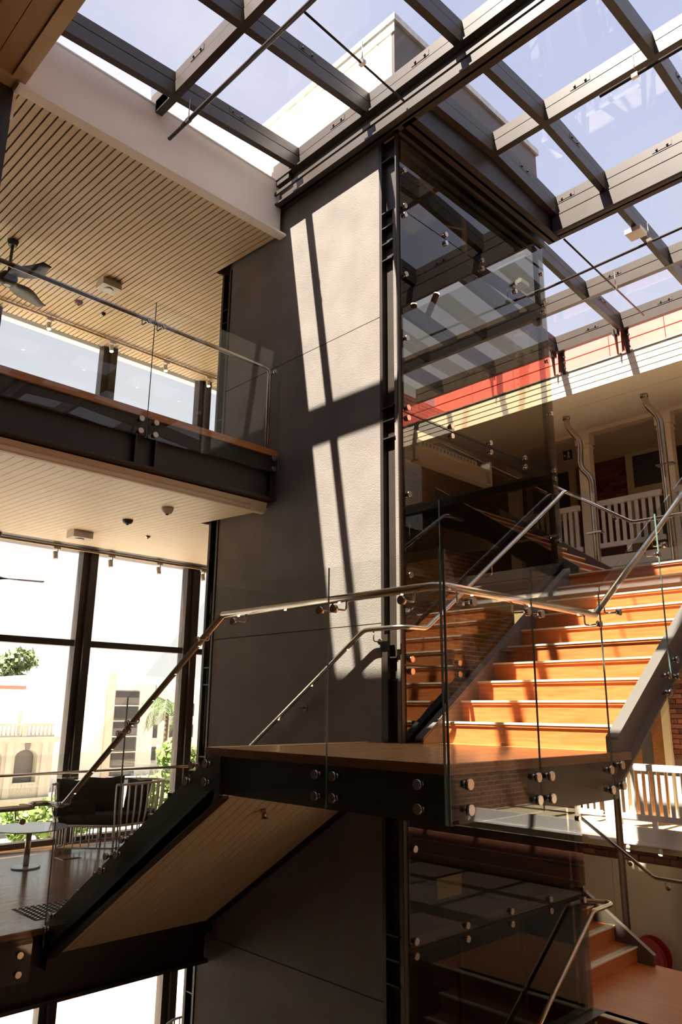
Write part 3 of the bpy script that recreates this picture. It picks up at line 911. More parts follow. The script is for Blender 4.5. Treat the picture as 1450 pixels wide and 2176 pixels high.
# right flight outer balustrade
b4 = thing('glass_balustrade', 'raked glass balustrade with bright handrail up the sunlit flight', 'balustrade', (6, 2.4, ZL))
def zo(x): return .82+(x-4.80)*.685
for (xa, xb) in ((4.80, 5.85), (5.86, 6.9), (6.91, 7.5)):
    zb0 = lambda x: -.56+(x-4.86)*.685
    pl = [(xa, zb0(xa)+(.05 if xa < 5 else 0)), (xb, zb0(xb)), (xb, zo(xb)), (xa+.05, zo(xa+.05)), (xa, zo(xa)+.0)]
    p = MB().prism(pl, 'y', YG-.006, YG+.006).build('glass_pane', 'glass', b4)
    MB().box(xb-.001, YG-.006, zb0(xb), xb+.001, YG+.006, zo(xb)).build('pane_edge', 'edge', b4)
    for x in (xa+.085, xb-.085):
        for d in (.21, .085):
            add('standoff', so_y, (x, YG-.008, zb0(x)+d), p)
hr = MB().tube(rounded([(4.88, 2.47, .65), (7.52, 2.47, 2.45), (7.9, 2.47, 2.45)], .06, 4), RR, 14).build('handrail', 'ss', b4)
for x in (5.03, 5.8, 5.95, 6.85):
    zr_ = .65+(x-4.88)*.682
    knob_y(b4, x, zr_-.08, YG, 2.47, zr_)

# inner handrail
b5 = thing('handrail', 'slim steel handrail wrapping the lift shaft on the inner side', 'handrail', (4.7, 4.5, ZL))
hr = MB().tube(rounded([(4.66, 6.55, -.72), (4.66, 4.47, .66), (4.66, 4.10, .66), (4.72, 4.02, .66), (4.94, 4.02, .66), (7.45, 4.02, 2.40), (7.80, 4.02, 2.40)], .05, 4), .021, 14).build('rail', 'ss', b5)
rail_leds(hr, (4.66, 6.2, -.487), (4.66, 4.5, .64), 4, .1)
for y in (4.36, 5.30, 6.2):
    zr_ = .66 if y < 4.47 else .66-(y-4.47)*.663
    MB().tube(rounded([(4.66, y, zr_-.015), (4.66, y, zr_-.10), (4.74, y, zr_-.10)], .02, 4), .006, 8).cyl((4.735, y, zr_-.10), (4.757, y, zr_-.10), .025, 14).build('rail_bracket', 'ssd', b5)
MB().tube(rounded([(5.95, 4.02, 1.35), (5.95, 4.02, 1.26), (5.95, 4.10, 1.24)], .02, 4), .006, 8).build('rail_bracket', 'ssd', b5)
MB().box(4.735, 4.27, -.25, 4.765, 4.33, .62).build('newel_plate', 'steel_dark', b5)

# third flight outer rail and its glass
b6 = thing('glass_balustrade', 'glass balustrade and handrail beside the upper landing and flight', 'balustrade', (9.15, 4, ZT))
MB().prism([(2.5, ZT-.3), (4.0, ZT-.3), (4.0, ZT+1.06), (2.5, ZT+1.06)], 'x', 9.234, 9.246).build('glass_pane', 'glass', b6)
MB().prism([(4.01, ZT-.3), (5.9, ZT+.95), (5.9, ZT+2.3), (4.01, ZT+1.06)], 'x', 9.234, 9.246).build('glass_pane', 'glass', b6)
hr = MB().tube(rounded([(9.15, 2.5, 2.35), (9.15, 4.02, 2.35), (9.15, 5.75, 3.49)], .05, 4), .022, 12).build('handrail', 'ss', b6)
rail_leds(hr, (9.15, 3.4, 2.35), (9.15, 3.0, 2.35), 2, .1)
for y, z in ((3.7, 2.28), (4.3, 2.46), (5.1, 2.98)):
    MB().cyl((9.25, y, z), (9.27, y, z), .024, 14).tube([(9.25, y, z), (9.15, y, z+.06)], .006, 8).build('rail_bracket', 'ssd', b6)
b7 = thing('handrail', 'handrail of the upper flight seen darkly through the lift glass', 'handrail', (7.56, 5, ZT))
MB().tube(rounded([(7.62, 4.3, 2.45), (7.62, 5.9, 3.5), (7.62, 6.6, 3.5)], .05, 4), .021, 12).build('rail', 'ssd', b7)
# lower flights rails
b8 = thing('handrail', 'steel handrail rising to the bottom right landing, then turning', 'handrail', (7.3, 4.0, ZB))
hr = MB().tube(rounded([(5.0, 3.98, -3.45), (7.36, 3.98, -1.87), (7.75, 3.98, -1.87), (7.80, 4.05, -1.87), (7.66, 4.30, -1.87), (7.66, 5.6, -1.0)], .04, 4), .022, 12).build('rail', 'ss', b8)
b9 = thing('handrail', 'outer steel handrail falling beside the red steps at lower right', 'handrail', (9.2, 4.5, ZB))
hr = MB().tube(rounded([(9.2, 5.9, -.74), (9.2, 4.17, -1.85), (9.2, 2.6, -1.85)], .04, 4), .021, 12).build('rail', 'ssd', b9)
for y, z in ((4.48, -1.72), (4.05, -1.92), (5.2, -1.28)):
    MB().tube([(9.2, y, z+.04), (9.2, y, z-.02), (9.25, y, z-.03)], .006, 8).cyl((9.25, y, z-.03), (9.27, y, z-.03), .024, 12).build('rail_bracket', 'ssd', b9)

# upper balcony balustrade
b10 = thing('glass_balustrade', 'glass balustrade with dark handrail along the upper balcony', 'balustrade', (3, 5.74, ZU))
for (xa, xb) in ((.0, 1.55), (1.56, 3.155), (3.17, 4.685)):
    p = pane_y('glass_pane', 5.74, xa, 2.34, xb, 3.70, 'glass', b10)
    MB().box(xb-.003, 5.733, 2.34, xb+.0, 5.747, 3.70).build('pane_edge', 'edge', b10)
    for x in (xa+.065, xb-.068):
        for z in (2.50, 2.385):
            add('standoff', so_y, (x, 5.732, z), p)
MB().tube(rounded([(0, 5.85, 3.55), (4.62, 5.85, 3.55), (4.62, 5.85, ZU)], .07, 6), .021, 12).build('handrail', 'ssd', b10)
for x in (3.08, 3.24, 4.6):
    MB().cyl((x, 5.708, 3.47), (x, 5.735, 3.47), .024, 14).tube(rounded([(x, 5.74, 3.47), (x, 5.85, 3.47), (x, 5.85, 3.53)], .02, 4), .006, 8).build('rail_bracket', 'ssd', b10)

# window-side balustrade
b11 = thing('glass_balustrade', 'low glass guard with handrail in front of the tall windows', 'balustrade', (5, 10.3, ZF))
for xa in (1.2, 3.05, 4.9):
    pane_y('glass_pane', 10.32, xa, ZF+.05, xa+1.83, -.62, 'glass', b11)
hr = MB().tube([(.5, 10.24, -.86), (6.8, 10.24, -.86)], .02, 12).build('handrail', 'ss', b11)

# =================================================================== VERANDAH (old building)
XV = 10.4
XP = 12.0
vr = struct('wall_verandah', 'old timber verandah with cream fascia, beams and posts', (10.6, 4, ZB))
for k in range(4):
    z0 = 4.92+k*.1
    MB().prism([(XV-.008, z0), (XV+.02, z0), (XV+.02, z0+.099), (XV, z0+.099)], 'y', -4, 8.65).build('fascia_board', 'fascia', vr)
box('fascia_core', 'fascia', (XV+.01, -4, 4.915, XV+.06, 8.65, 5.33), vr)
box('roof_sheet', 'galv', (XV-.02, -4, 5.32, 14.2, 8.65, 5.34), vr)
box('soffit', 'fascia', (XV+.02, -4, 4.92, 10.94, 8.65, 4.95), vr)
box('soffit', 'fascia', (10.95, -4, 4.92, 12.2, 8.65, 4.95), vr)
box('soffit_backing', 'backing', (10.9, -4, 4.95, 11.0, 8.65, 4.96), vr)
MB().box(XP, -4, 4.86, XP+.16, 8.65, 4.93).box(XP-.02, -4, 4.84, XP+.18, 8.65, 4.86).build('beam', 'fascia', vr)
for y in (6.05, 4.60, 7.55, 3.12, 1.65):
    q = box('post', 'fascia', (XP, y-.11, -1.79, XP+.16, y+.11, 4.84), vr)
    MB().box(XP-.02, y-.135, 4.66, XP+.18, y+.135, 4.84).box(XP-.01, y-.125, 4.58, XP+.17, y+.125, 4.61).build('capital', 'fascia', q)
box('verandah_ceiling', 'fascia', (12.2, -4, 4.93, 13.9, 8.65, 4.96), vr)
box('upper_floor', 'beige', (11.95, -4, 2.0, 13.9, 8.65, 2.32), vr)
for k in range(2):
    MB().prism([(11.90, 1.98+k*.19), (11.96, 1.98+k*.19), (11.96, 2.165+k*.19), (11.915, 2.165+k*.19)], 'y', -4, 8.65).build('base_board', 'white', vr)
box('base_board', 'white', (11.90, -4, 2.36, 11.96, 8.65, 2.55), vr)
box('lower_floor', 'beige', (11.92, -4, -2.05, 13.9, 8.65, -1.79), vr)
MB().box(11.88, -4, -1.90, 11.96, 8.65, -1.70).box(11.86, -4, -1.93, 11.96, 8.65, -1.90).build('base_board', 'white', vr)
# brick house wall behind with real bricks where it shows
XH = 13.9
wv = struct('wall_brick', 'dark red brick house wall at the back of the verandah', (XH, 4, ZB))
box('mortar_face', 'mortar', (XH, -4, -1.8, XH+.2, 8.65, 5.3), wv)
br_me = MB().box(-.012, -.113, -.036, .03, .113, .036).mesh('brick', 'brick')
def brick_patch(parent, x, ya, yb_, za, zb_):
    r = 0
    z = za
    while z < zb_:
        y = ya+(.12 if r % 2 else 0)
        while y < yb_:
            add('brick', br_me, (x-random.uniform(0, .004), y, z), parent)
            y += .24
        z += .086; r += 1
brick_patch(wv, XH-.01, 6.15, 7.15, 3.55, 4.9)
brick_patch(wv, XH-.01, 4.9, 5.75, -.75, 1.2)
lb = struct('wall_lower', 'beige panelled wall below the lower verandah', (12, 4, ZG))
for k in range(9):
    box('panel', 'beige' if k > 4 else 'brickfarx', (11.98, -3+k*1.3+.003, ZG, 12.02, -3+(k+1)*1.3-.003, -2.22), lb)
box('backing', 'mortar', (12.02, -4, ZG, 12.1, 8.65, -1.9), lb)
brick_patch(lb, 12.01, 4.1, 7.5, -2.16, -1.92)
# door and window joinery on the house
def joinery(name, label, y0, y1, z0, zm, z1, leaf):
    d = struct(name, label, (XH, (y0+y1)/2, z0))
    for bb in ((y1-.13, z0, y1, z1), (y0, z0, y0+.13, z1), (y0+.13, z1-.13, y1-.13, z1), (y0+.13, zm-.07, y1-.13, zm+.07)):
        box('frame', 'beige', (XH-.09, bb[0], bb[1], XH, bb[2], bb[3]), d)
    box('pane', 'bdark', (XH-.05, y0+.13, zm+.07, XH-.02, y1-.13, z1-.13), d)
    lf = box('door_leaf', leaf, (XH-.05, y0+.13, z0, XH-.02, y1-.13, zm-.07), d)
    box('leaf_pane', 'bdark', (XH-.06, y0+.35, z0+.9, XH-.045, y1-.35, zm-.2), lf)
joinery('door_1', 'dark glazed door with timber frame on the upper verandah', 4.75, 6.10, 2.33, 4.15, 5.0, 'woodedge')
joinery('door_2', 'dark doorway behind the hanging exit sign', 7.20, 8.35, 2.33, 3.9, 5.0, 'bgrey')
joinery('door_3', 'tall door frame on the lower verandah at the right edge', 5.75, 6.65, -1.79, .45, 1.4, 'woodedge')

def picket_rail(label, ya, yb_, zt, zb_, x=11.93):
    t = thing('picket_railing', label, 'railing', (x, (ya+yb_)/2, zb_), 'picket railings on the old verandah')
    MB().box(x-.04, ya, zt-.095, x+.04, yb_, zt).build('top_rail', 'white', t)
    MB().box(x-.03, ya, zb_, x+.03, yb_, zb_+.08).build('bottom_rail', 'white', t)
    me = MB().box(x-.012, -.03, zb_+.08, x+.012, .03, zt-.095).mesh('picket', 'white')
    n = int((yb_-ya-.04)/.107)
    for i in range(n):
        add('picket', me, (0, ya+.07+i*(yb_-ya-.14)/(n-1), 0), t)
    box('foot_block', 'white', (x-.02, (ya+yb_)/2-.04, zb_-.12, x+.02, (ya+yb_)/2+.04, zb_), t)
    return t
picket_rail('white picket railing on the upper verandah between the two downpipes', 4.72, 5.93, 3.53, 2.70)
picket_rail('white picket railing on the upper verandah behind the lift glass', 6.17, 7.43, 3.53, 2.70)
picket_rail('white picket railing on the upper verandah at the right edge', 3.24, 4.48, 3.53, 2.70)
picket_rail('long white picket railing on the lower verandah right of the downpipe', 4.72, 5.93, -.78, -1.60)
picket_rail('short white picket railing on the lower verandah left of the downpipe', 6.17, 7.43, -.78, -1.60)
picket_rail('white picket railing on the lower verandah at the right edge', 3.24, 4.48, -.78, -1.60)

# downpipes
XD = 11.2
dp = thing('downpipe', 'swan neck steel downpipe nearer the lift, running to the lower wall', 'pipe', (XD, 5.2, ZB), 'verandah downpipes')
MB().tube(rounded([(XD, 5.91, 4.92), (XD, 5.90, 4.74), (XD, 5.69, 4.42), (XD, 5.72, 3.97), (XD, 5.54, 3.74), (XD, 5.55, -3.9)], .10, 6), .05, 16).build('pipe', 'ssd', dp)
MB().cyl((XD, 5.91, 4.87), (XD, 5.91, 4.92), .062, 16).build('collar', 'ssd', dp)
for z in (2.8, -1.0):
    MB().box(XD-.06, 5.42, z, XD+.06, 5.68, z+.02).build('clip', 'ssd', dp)
dp = thing('downpipe', 'swan neck steel downpipe beside the right verandah post', 'pipe', (XD, 4.05, 2), 'verandah downpipes')
MB().tube(rounded([(XD, 4.54, 4.92), (XD, 4.52, 4.74), (XD, 4.33, 4.46), (XD, 4.31, -3.9)], .10, 6), .05, 16).build('pipe', 'ssd', dp)
MB().cyl((XD, 4.54, 4.87), (XD, 4.54, 4.92), .062, 16).build('collar', 'ssd', dp)
MB().box(XD-.06, 4.19, 3.68, XD+.06, 4.45, 3.70).build('clip', 'ssd', dp)
gp = thing('vent_pipe', 'grey galvanised pipe with capped top at the lower right edge', 'pipe', (11.8, 4.8, ZB))
MB().tube(rounded([(11.8, 4.80, -4.5), (11.8, 4.80, -2.24), (11.8, 4.5, -2.15)], .06, 5), .057, 16).cyl((11.8, 4.80, -2.40), (11.8, 4.80, -2.29), .073, 16).build('pipe', 'galv', gp)

# exit sign
es = thing('exit_sign', 'small hanging exit sign with arrow and running figure', 'sign', (12.8, 6.78, 4.75))
def S_(v, k): return v*1.133
def sg(mb, pts):
    return mb.prism([(p[0]*1.133, p[1]*1.133) for p in pts], 'x', 12.785, 12.793)
box('bracket', 'woodedge', (12.75, 6.68, 4.94, 12.85, 6.89, 4.965), es)
bd = box('panel', 'signdark', (12.793, 6.69, 4.725, 12.81, 6.883, 4.94), es)
MB().box(12.783, 6.876, 4.725, 12.793, 6.886, 4.94).box(12.783, 6.69, 4.718, 12.793, 6.886, 4.73).build('white_edge', 'signwhite', bd)  # white strip along the panel's side and bottom
sg(sg(MB(), [(6.005, 4.26), (6.05, 4.26), (6.05, 4.27), (6.005, 4.27)]), [(6.058, 4.265), (6.035, 4.29), (6.035, 4.24)]).build('arrow', 'signwhite', bd)
sg(sg(sg(sg(MB(), [(5.975, 4.335), (5.955, 4.335), (5.955, 4.315), (5.975, 4.315)]), [(5.985, 4.31), (5.945, 4.31), (5.955, 4.26), (5.975, 4.26)]), [(5.975, 4.26), (5.955, 4.26), (5.935, 4.205), (5.95, 4.2)]), [(5.975, 4.26), (5.96, 4.25), (5.98, 4.20), (5.995, 4.205)]).build('running_figure', 'signwhite', bd)

hz = thing('hose_reel', 'red fire hose reel on the beige wall by the steps', 'hose reel', (11.9, 5.55, -3.7))
XR, YR, ZR = 11.78, 5.55, -3.48
MB().cyl((XR-.02, YR, ZR), (XR, YR, ZR), .28, 28).build('front_disc', 'reddark', hz)
MB().cyl((XR+.16, YR, ZR), (XR+.18, YR, ZR), .28, 28).build('back_disc', 'reddark', hz)
MB().cyl((XR, YR, ZR), (XR+.16, YR, ZR), .21, 28).build('hose_coil', 'black', hz)
for r in (.25, .18, .11):
    MB().tube([(XR-.025, YR+r*math.cos(a*math.pi/12), ZR+r*math.sin(a*math.pi/12)) for a in range(25)], .007, 6).build('pressed_ring', 'reddark', hz)
box('label_plate', 'signwhite', (XR-.028, YR+.03, ZR+.09, XR-.021, YR+.09, ZR+.12), hz)

# small spot lights on the lower verandah edge
for k, (y, zz) in enumerate(((5.25, -1.99), (5.75, -1.99))):
    s_ = thing('spotlight', ('small white spotlight under the lower verandah edge, ' + ('right one', 'left one')[k]), 'light', (11.85, y, zz), 'spotlights under the lower verandah')
    MB().cyl((11.88, y, zz+.02), (11.84, y, zz-.06), .034, 14).build('head', 'plastic', s_)
    MB().box(11.87, y-.012, zz, 11.90, y+.012, zz+.075).build('bracket', 'plastic', s_)
    MB().cyl((11.84, y, zz-.06), (11.838, y, zz-.063), .027, 14).build('lens', 'lamp', s_)
tk = box('light_track', 'white', (11.84, 4.0, -1.955, 11.87, 6.4, -1.93))
tag(tk, 'thin white light track under the lower verandah edge', 'track')

# =================================================================== PIPES UNDER THE ROOF
def pipe(label, pts, r, hangers=()):
    t = thing('sprinkler_pipe', label, 'pipe', pts[0], 'pipes under the glass roof')
    MB().tube(pts, r, 10).build('pipe', 'steel_dark', t)
    for h in hangers:
        MB().tube([h, (h[0], h[1], h[2]+.25)], .005, 6).box(h[0]-.02, h[1]-.03, h[2]-.02, h[0]+.02, h[1]+.03, h[2]+.02).build('hanger', 'ssd', t)
    return t
pipe('dark sprinkler pipe running from the pale bulkhead towards the viewer', [(3.18, 5.80, 5.59), (3.18, -1, 5.60)], .022, [(3.18, 5.45, 5.59)])
pipe('thin dark pipe branching over to the beam above the lift wall', [(3.18, 3.77, 5.60), (4.60, 3.87, 5.70)], .011, [(3.95, 3.82, 5.655)])
pipe('dark pipe under the roof bays right of the lift, parallel to fascia', [(8.38, 5.2, 5.60), (8.20, -1, 5.60)], .018, [(8.28, 3.1, 5.6)])
pipe('thin branch pipe crossing towards the red wall', [(7.55, 3.84, 5.62), (9.95, 3.92, 5.58)], .012, [(9.0, 3.88, 5.6)])
pipe('short dark pipe with sprinkler head under the roof ridge', [(5.97, 2.55, 5.80), (5.99, -1, 5.80)], .018, [(5.975, 2.2, 5.80)])
wx = thing('wireless_box', 'white square device under a roof rafter at upper right', 'device', (8.32, 3.25, 5.7))
box('body', 'plastic', (8.22, 3.17, 5.78, 8.42, 3.37, 5.84), wx)
box('mount', 'plastic', (8.28, 3.22, 5.84, 8.36, 3.30, 5.90), wx)
wx = thing('detector', 'white round detector under the roof at the right edge', 'detector', (9.3, 3.2, 5.7))
MB().lathe([(.03, -.07), (.06, -.05), (.07, 0)], (9.32, 2.95, 5.76), 18).build('body', 'plastic', wx)

# =================================================================== CEILING FITTINGS (left)
def fan(label, c, ceil, angs):
    t = thing('ceiling_fan', label, 'fan', c, 'ceiling fans')
    MB().lathe([(.06, -.09), (.10, -.06), (.11, 0), (.09, .05), (.03, .07)], c, 24).build('motor', 'fan', t)
    MB().cyl((c[0], c[1], c[2]+.06), (c[0], c[1], ceil), .018, 10).build('rod', 'fan', t)
    MB().lathe([(.05, -.06), (.065, 0)], (c[0], c[1], ceil), 18).build('canopy', 'fan', t)
    MB().lathe([(.035, -.005), (.045, 0)], (c[0], c[1], c[2]-.09), 18).build('lens', 'signwhite', t)
    for a in angs:
        m = MB(); n = 9
        top = []; bot = []
        for i in range(n+1):
            s = i/n
            r = .09+s*.56
            w0 = .06+.12*math.sin(math.pi*min(1, s*1.05)**.8)*(1-.55*s)
            cx_, cy_ = math.cos(a), math.sin(a)
            off = .05*math.sin(s*2.2)
            l = (r*cx_-(w0+off)*cy_, r*cy_+(w0+off)*cx_)
            q = (r*cx_+(w0-off)*cy_, r*cy_-(w0-off)*cx_)
            tw = .03*(1-s)
            top.append(((c[0]+l[0], c[1]+l[1], c[2]+.0+tw), (c[0]+q[0], c[1]+q[1], c[2]-tw)))
        b = 0
        for (l, q) in top:
            m.v += [l, q, (l[0], l[1], l[2]-.008), (q[0], q[1], q[2]-.008)]
        for i in range(n):
            A = i*4; B = A+4
            m.f += [(A, A+1, B+1, B), (A+2, B+2, B+3, A+3), (A, B, B+2, A+2), (A+1, A+3, B+3, B+1)]
            m.sm += [True]*4
        m.f += [(0, 2, 3, 1), (n*4, n*4+1, n*4+3, n*4+2)]; m.sm += [False]*2
        m.build('blade', 'fan', t)
    return t
fan('dark three blade ceiling fan under the slatted ceiling', (2.66, 8.42, 4.92), 5.42, (math.radians(-75), math.radians(28), math.radians(150)))
fan('dark ceiling fan by the lower windows, one blade in view', (3.45, 10.0, 1.62), 2.21, (math.radians(-15), math.radians(105), math.radians(225)))

def light_box(label, c, s=.13):
    t = thing('emergency_light', label, 'light', c, 'square emergency lights')
    MB().box(c[0]-s, c[1]-s*.8, c[2]-.09, c[0]+s, c[1]+s*.8, c[2]).build('body', 'plastic', t)
    MB().lathe([(.05, -.014), (.06, 0)], (c[0], c[1], c[2]-.09), 16).build('lens', 'signwhite', t)
light_box('square white emergency light on the lower board ceiling', (4.12, 8.98, 2.165))
light_box('square pale emergency light on the slatted ceiling', (3.93, 8.45, 5.425))
def dome(name, label, c, r, m='plastic', h=.05):
    t = thing(name, label, 'detector', c)
    MB().lathe([(r*.35, -h), (r*.75, -h*.8), (r, -h*.3), (r, 0)], c, 20).build('body', m, t)
    MB().lathe([(r*.2, -.01), (r*.3, 0)], (c[0], c[1], c[2]-h), 12).build('lens', 'fan', t)
dome('motion_sensor', 'rounded cream motion sensor near the balcony edge', (4.02, 6.74, 2.05), .065, 'plastic', .075)
dome('smoke_detector', 'dark smoke detector on the lower board ceiling', (4.09, 7.71, 2.095), .06, 'fan', .05)
dome('sprinkler', 'tiny sprinkler rosette on the lower board ceiling', (4.78, 8.44, 2.14), .035, 'ssd', .03)
dome('smoke_detector', 'small brown smoke detector on the slatted ceiling', (3.90, 9.29, 5.49), .06, 'bred', .05)
dome('sprinkler', 'tiny sprinkler on the slatted ceiling near the spotlights', (4.30, 9.33, 5.49), .03, 'fan', .04)

def track_lights(prefix, y, z, xs, lit):
    t = box('light_track', 'slat', (1.5, y-.02, z-.03, 6.9, y+.02, z))
    tag(t, 'slim light track along the ' + prefix + ' ceiling by the windows', 'track')
    names = ('leftmost', 'second from left', 'third from left', 'fourth, nearest the dark wall')
    for i, x in enumerate(xs):
        s_ = thing('spotlight', 'small track spotlight on the %s ceiling, %s' % (prefix, names[i]), 'light', (x, y, z), 'track spotlights on the %s ceiling' % prefix)
        MB().box(x-.05, y-.02, z-.06, x+.05, y+.02, z-.03).tube([(x+.02, y, z-.06), (x+.02, y, z-.10)], .008, 8).build('mount', 'plastic', s_)
        MB().cyl((x-.01, y+.005, z-.10), (x-.01, y-.02, z-.20), .032, 14).build('head', 'plastic', s_)
        MB().cyl((x-.01, y-.02, z-.20), (x-.01, y-.021, z-.204), .026, 14).build('lens', 'lamp' if lit else 'signwhite', s_)
track_lights('lower', 10.18, 2.21, (4.35, 5.19, 6.0, 6.82), False)
track_lights('slatted', 10.05, 5.52, (3.83, 4.82, 5.78, 6.62), True)

# =================================================================== FURNITURE
tb = thing('side_table', 'round grey side table with slim column beside the lounge chair', 'table', (3.97, 9.2, ZF))
MB().lathe([(.155, 0), (.16, .012), (.15, .016)], (3.97, 9.2, ZF), 36).build('base', 'tablebase', tb)
MB().cyl((3.97, 9.2, ZF+.015), (3.97, 9.2, ZF+.42), .032, 18).build('column', 'ssd', tb)
MB().lathe([(.40, .42), (.42, .428), (.42, .435)], (3.97, 9.2, ZF), 44).build('top', 'tabletop', tb)

def chair(label, ctrl, z0, cushions=True):
    ctrl = [Vector((a, b, 0)) for a, b in ctrl]
    full = [ctrl[0]*2-ctrl[1]]+ctrl+[ctrl[-1]*2-ctrl[-2]]
    dense = []
    for i in range(1, len(full)-2):
        p0, p1, p2, p3 = full[i-1:i+3]
        for k_ in range(40):
            t = k_/40
            dense.append(.5*((2*p1)+(p2-p0)*t+(2*p0-5*p1+4*p2-p3)*t*t+(3*p1-p0-3*p2+p3)*t**3))
    dense.append(ctrl[-1])
    L = [0]
    for i in range(len(dense)-1): L.append(L[-1]+(dense[i+1]-dense[i]).length)
    cen = sum(dense, Vector())/len(dense)
    def at(s, k=1.0, z=0.0):
        d = L[-1]*s
        i = 0
        while i < len(L)-2 and L[i+1] < d: i += 1
        p = dense[i].lerp(dense[i+1], min(1, (d-L[i])/max(1e-9, L[i+1]-L[i])))
        p = cen+(p-cen)*k
        return (p.x, p.y, z0+z)
    t = thing('lounge_chair', label, 'chair', (cen.x, cen.y, z0))
    N = 60
    TOPZ, KS = .83, .88
    MB().tube([at(i/N, 1, TOPZ) for i in range(N+1)], .016, 8).build('top_rail', 'chairwhite', t)
    MB().tube([at(i/N, KS, .33) for i in range(N+1)]+[at(0, KS, .33)], .015, 8).build('seat_rail', 'chairwhite', t)
    MB().tube([at(i/N, KS, .07) for i in range(N+1)]+[at(0, KS, .07)], .011, 8).build('bottom_rail', 'chairwhite', t)
    n = max(8, int(L[-1]/.098))
    for j in range(n+1):
        s_ = j/n
        pts = []
        for q in range(8):
            u = q/7
            pts.append(at(s_, KS+(1-KS)*(u**.6)+.03*math.sin(math.pi*u), .33+(TOPZ-.33)*u))
        MB().tube(pts, .01, 4, flat=(.015, .006)).build('slat', 'chairwhite', t)
        MB().tube([at(s_, KS, .07), at(s_, KS, .33)], .01, 4, flat=(.011, .005)).build('skirt_slat', 'chairwhite', t)
    a0, a1 = Vector(at(0, KS, 0)), Vector(at(1, KS, 0))
    for j in range(1, 7):
        p = a0.lerp(a1, j/7)
        MB().tube([p+Vector((0, 0, .07)), p+Vector((0, 0, .33))], .01, 4, flat=(.011, .005)).build('skirt_slat', 'chairwhite', t)
    for s_ in (0, .33, .66, 1):
        MB().tube([at(s_, KS, 0), at(s_, KS, .33)], .014, 8).build('leg', 'chairwhite', t)
    if cushions:
        ring = [at(i/40, .86) for i in range(41)]
        m = MB(); n0 = len(ring)
        for (zz, kk) in ((.34, 1.0), (.36, 1.02), (.43, 1.02), (.46, .97)):
            m.v += [(cen.x+(x-cen.x)*kk, cen.y+(y-cen.y)*kk, z0+zz) for x, y, _ in ring]
        for k_ in range(3):
            for i in range(n0):
                j = (i+1) % n0
                m.f.append((k_*n0+i, k_*n0+j, (k_+1)*n0+j, (k_+1)*n0+i)); m.sm.append(True)
        m.f.append(tuple(3*n0+i for i in range(n0))); m.sm.append(False)
        m.f.append(tuple(range(n0))[::-1]); m.sm.append(False)
        m.build('seat_cushion', 'black', t)
    return t
def pillow(lab, c, hw, hh, th, yaw, lean):
    m = MB(); nu, nv = 14, 12
    ex = Vector((math.cos(yaw), math.sin(yaw), 0)); ey = Vector((-math.sin(yaw), math.cos(yaw), 0))
    for sgn in (1, -1):
        for i in range(nu+1):
            for j in range(nv+1):
                u = i/nu*2-1; v = j/nv*2-1
                bul = th*max(0, (1-u**4)*(1-v**4))**.5+.002
                pin = 1-.10*(1-abs(u*v))
                p = Vector(c)+ex*hw*u*pin+ey*(sgn*bul+lean*(v+1))+Vector((0, 0, hh*v*pin))
                m.v.append(tuple(p))
    o = (nu+1)*(nv+1)
    for i in range(nu):
        for j in range(nv):
            A_ = i*(nv+1)+j; Bq = A_+nv+1
            m.f.append((A_, A_+1, Bq+1, Bq)); m.f.append((o+A_, o+Bq, o+Bq+1, o+A_+1)); m.sm += [True, True]
    tag(m.build('cushion', 'black'), lab, 'cushion', 'cushions on the lounge chair')
chair('white slatted lounge chair with black cushions by the tall windows', [(4.47, 9.80), (4.72, 10.0), (5.15, 10.10), (5.60, 9.98), (5.88, 9.72), (5.90, 9.48), (5.72, 9.33), (5.40, 9.26), (5.05, 9.22)], ZF)
pillow('black scatter cushion at the far end of the lounge chair', (4.74, 9.70, ZF+.66), .27, .23, .06, math.radians(-40), .03)
pillow('black scatter cushion in the middle of the lounge chair back', (5.18, 9.78, ZF+.66), .27, .23, .06, math.radians(-20), .05)
pillow('black scatter cushion leaning on the near arm of the lounge chair', (5.52, 9.55, ZF+.65), .22, .21, .06, math.radians(-75), .03)
chair('white slatted chair on the storey below, only its curved back showing', [(6.22, 9.30), (6.25, 9.62), (6.55, 9.78), (6.9, 9.62), (6.95, 9.3)], ZG, False)

fb = thing('floor_box', 'metal floor outlet box in the timber floor near the chair', 'floor box', (4.6, 9.45, ZF))
box('frame', 'ssd', (4.48, 9.34, ZF, 4.72, 9.56, ZF+.006), fb)
box('lid', 'floorwood', (4.50, 9.36, ZF+.006, 4.70, 9.54, ZF+.010), fb)
tm = thing('tactile_mat', 'patch of dark tactile studs on the floor at the stair foot', 'tactile studs', (3.45, 7.2, ZF))
m = MB()
for i in range(16):
    for j in range(9):
        m.lathe([(.016, 0), (.012, .006)], (3.17+i*.055, 6.98+j*.055, ZF), 8)
o = m.build('studs', 'ssd', tm); o['kind'] = 'stuff'
box('mat', 'black', (3.13, 6.94, ZF, 4.05, 7.46, ZF+.0015), tm)

# =================================================================== OUTSIDE
gd = box('ground', 'concrete', (-150, YW+.6, -9.4, 260, 420, -9.2))
tag(gd, 'pale sunlit paving and street outside the windows', kind='structure')

def windows(parent, xs, zs, y, w, h, m='bdark'):
    for x in xs:
        for z in zs:
            f = box('window', 'bwhite', (x-.06, y-.12, z-.06, x+w+.06, y-.02, z+h+.06), parent)
            box('pane', m, (x, y-.15, z, x+w, y-.10, z+h), f)

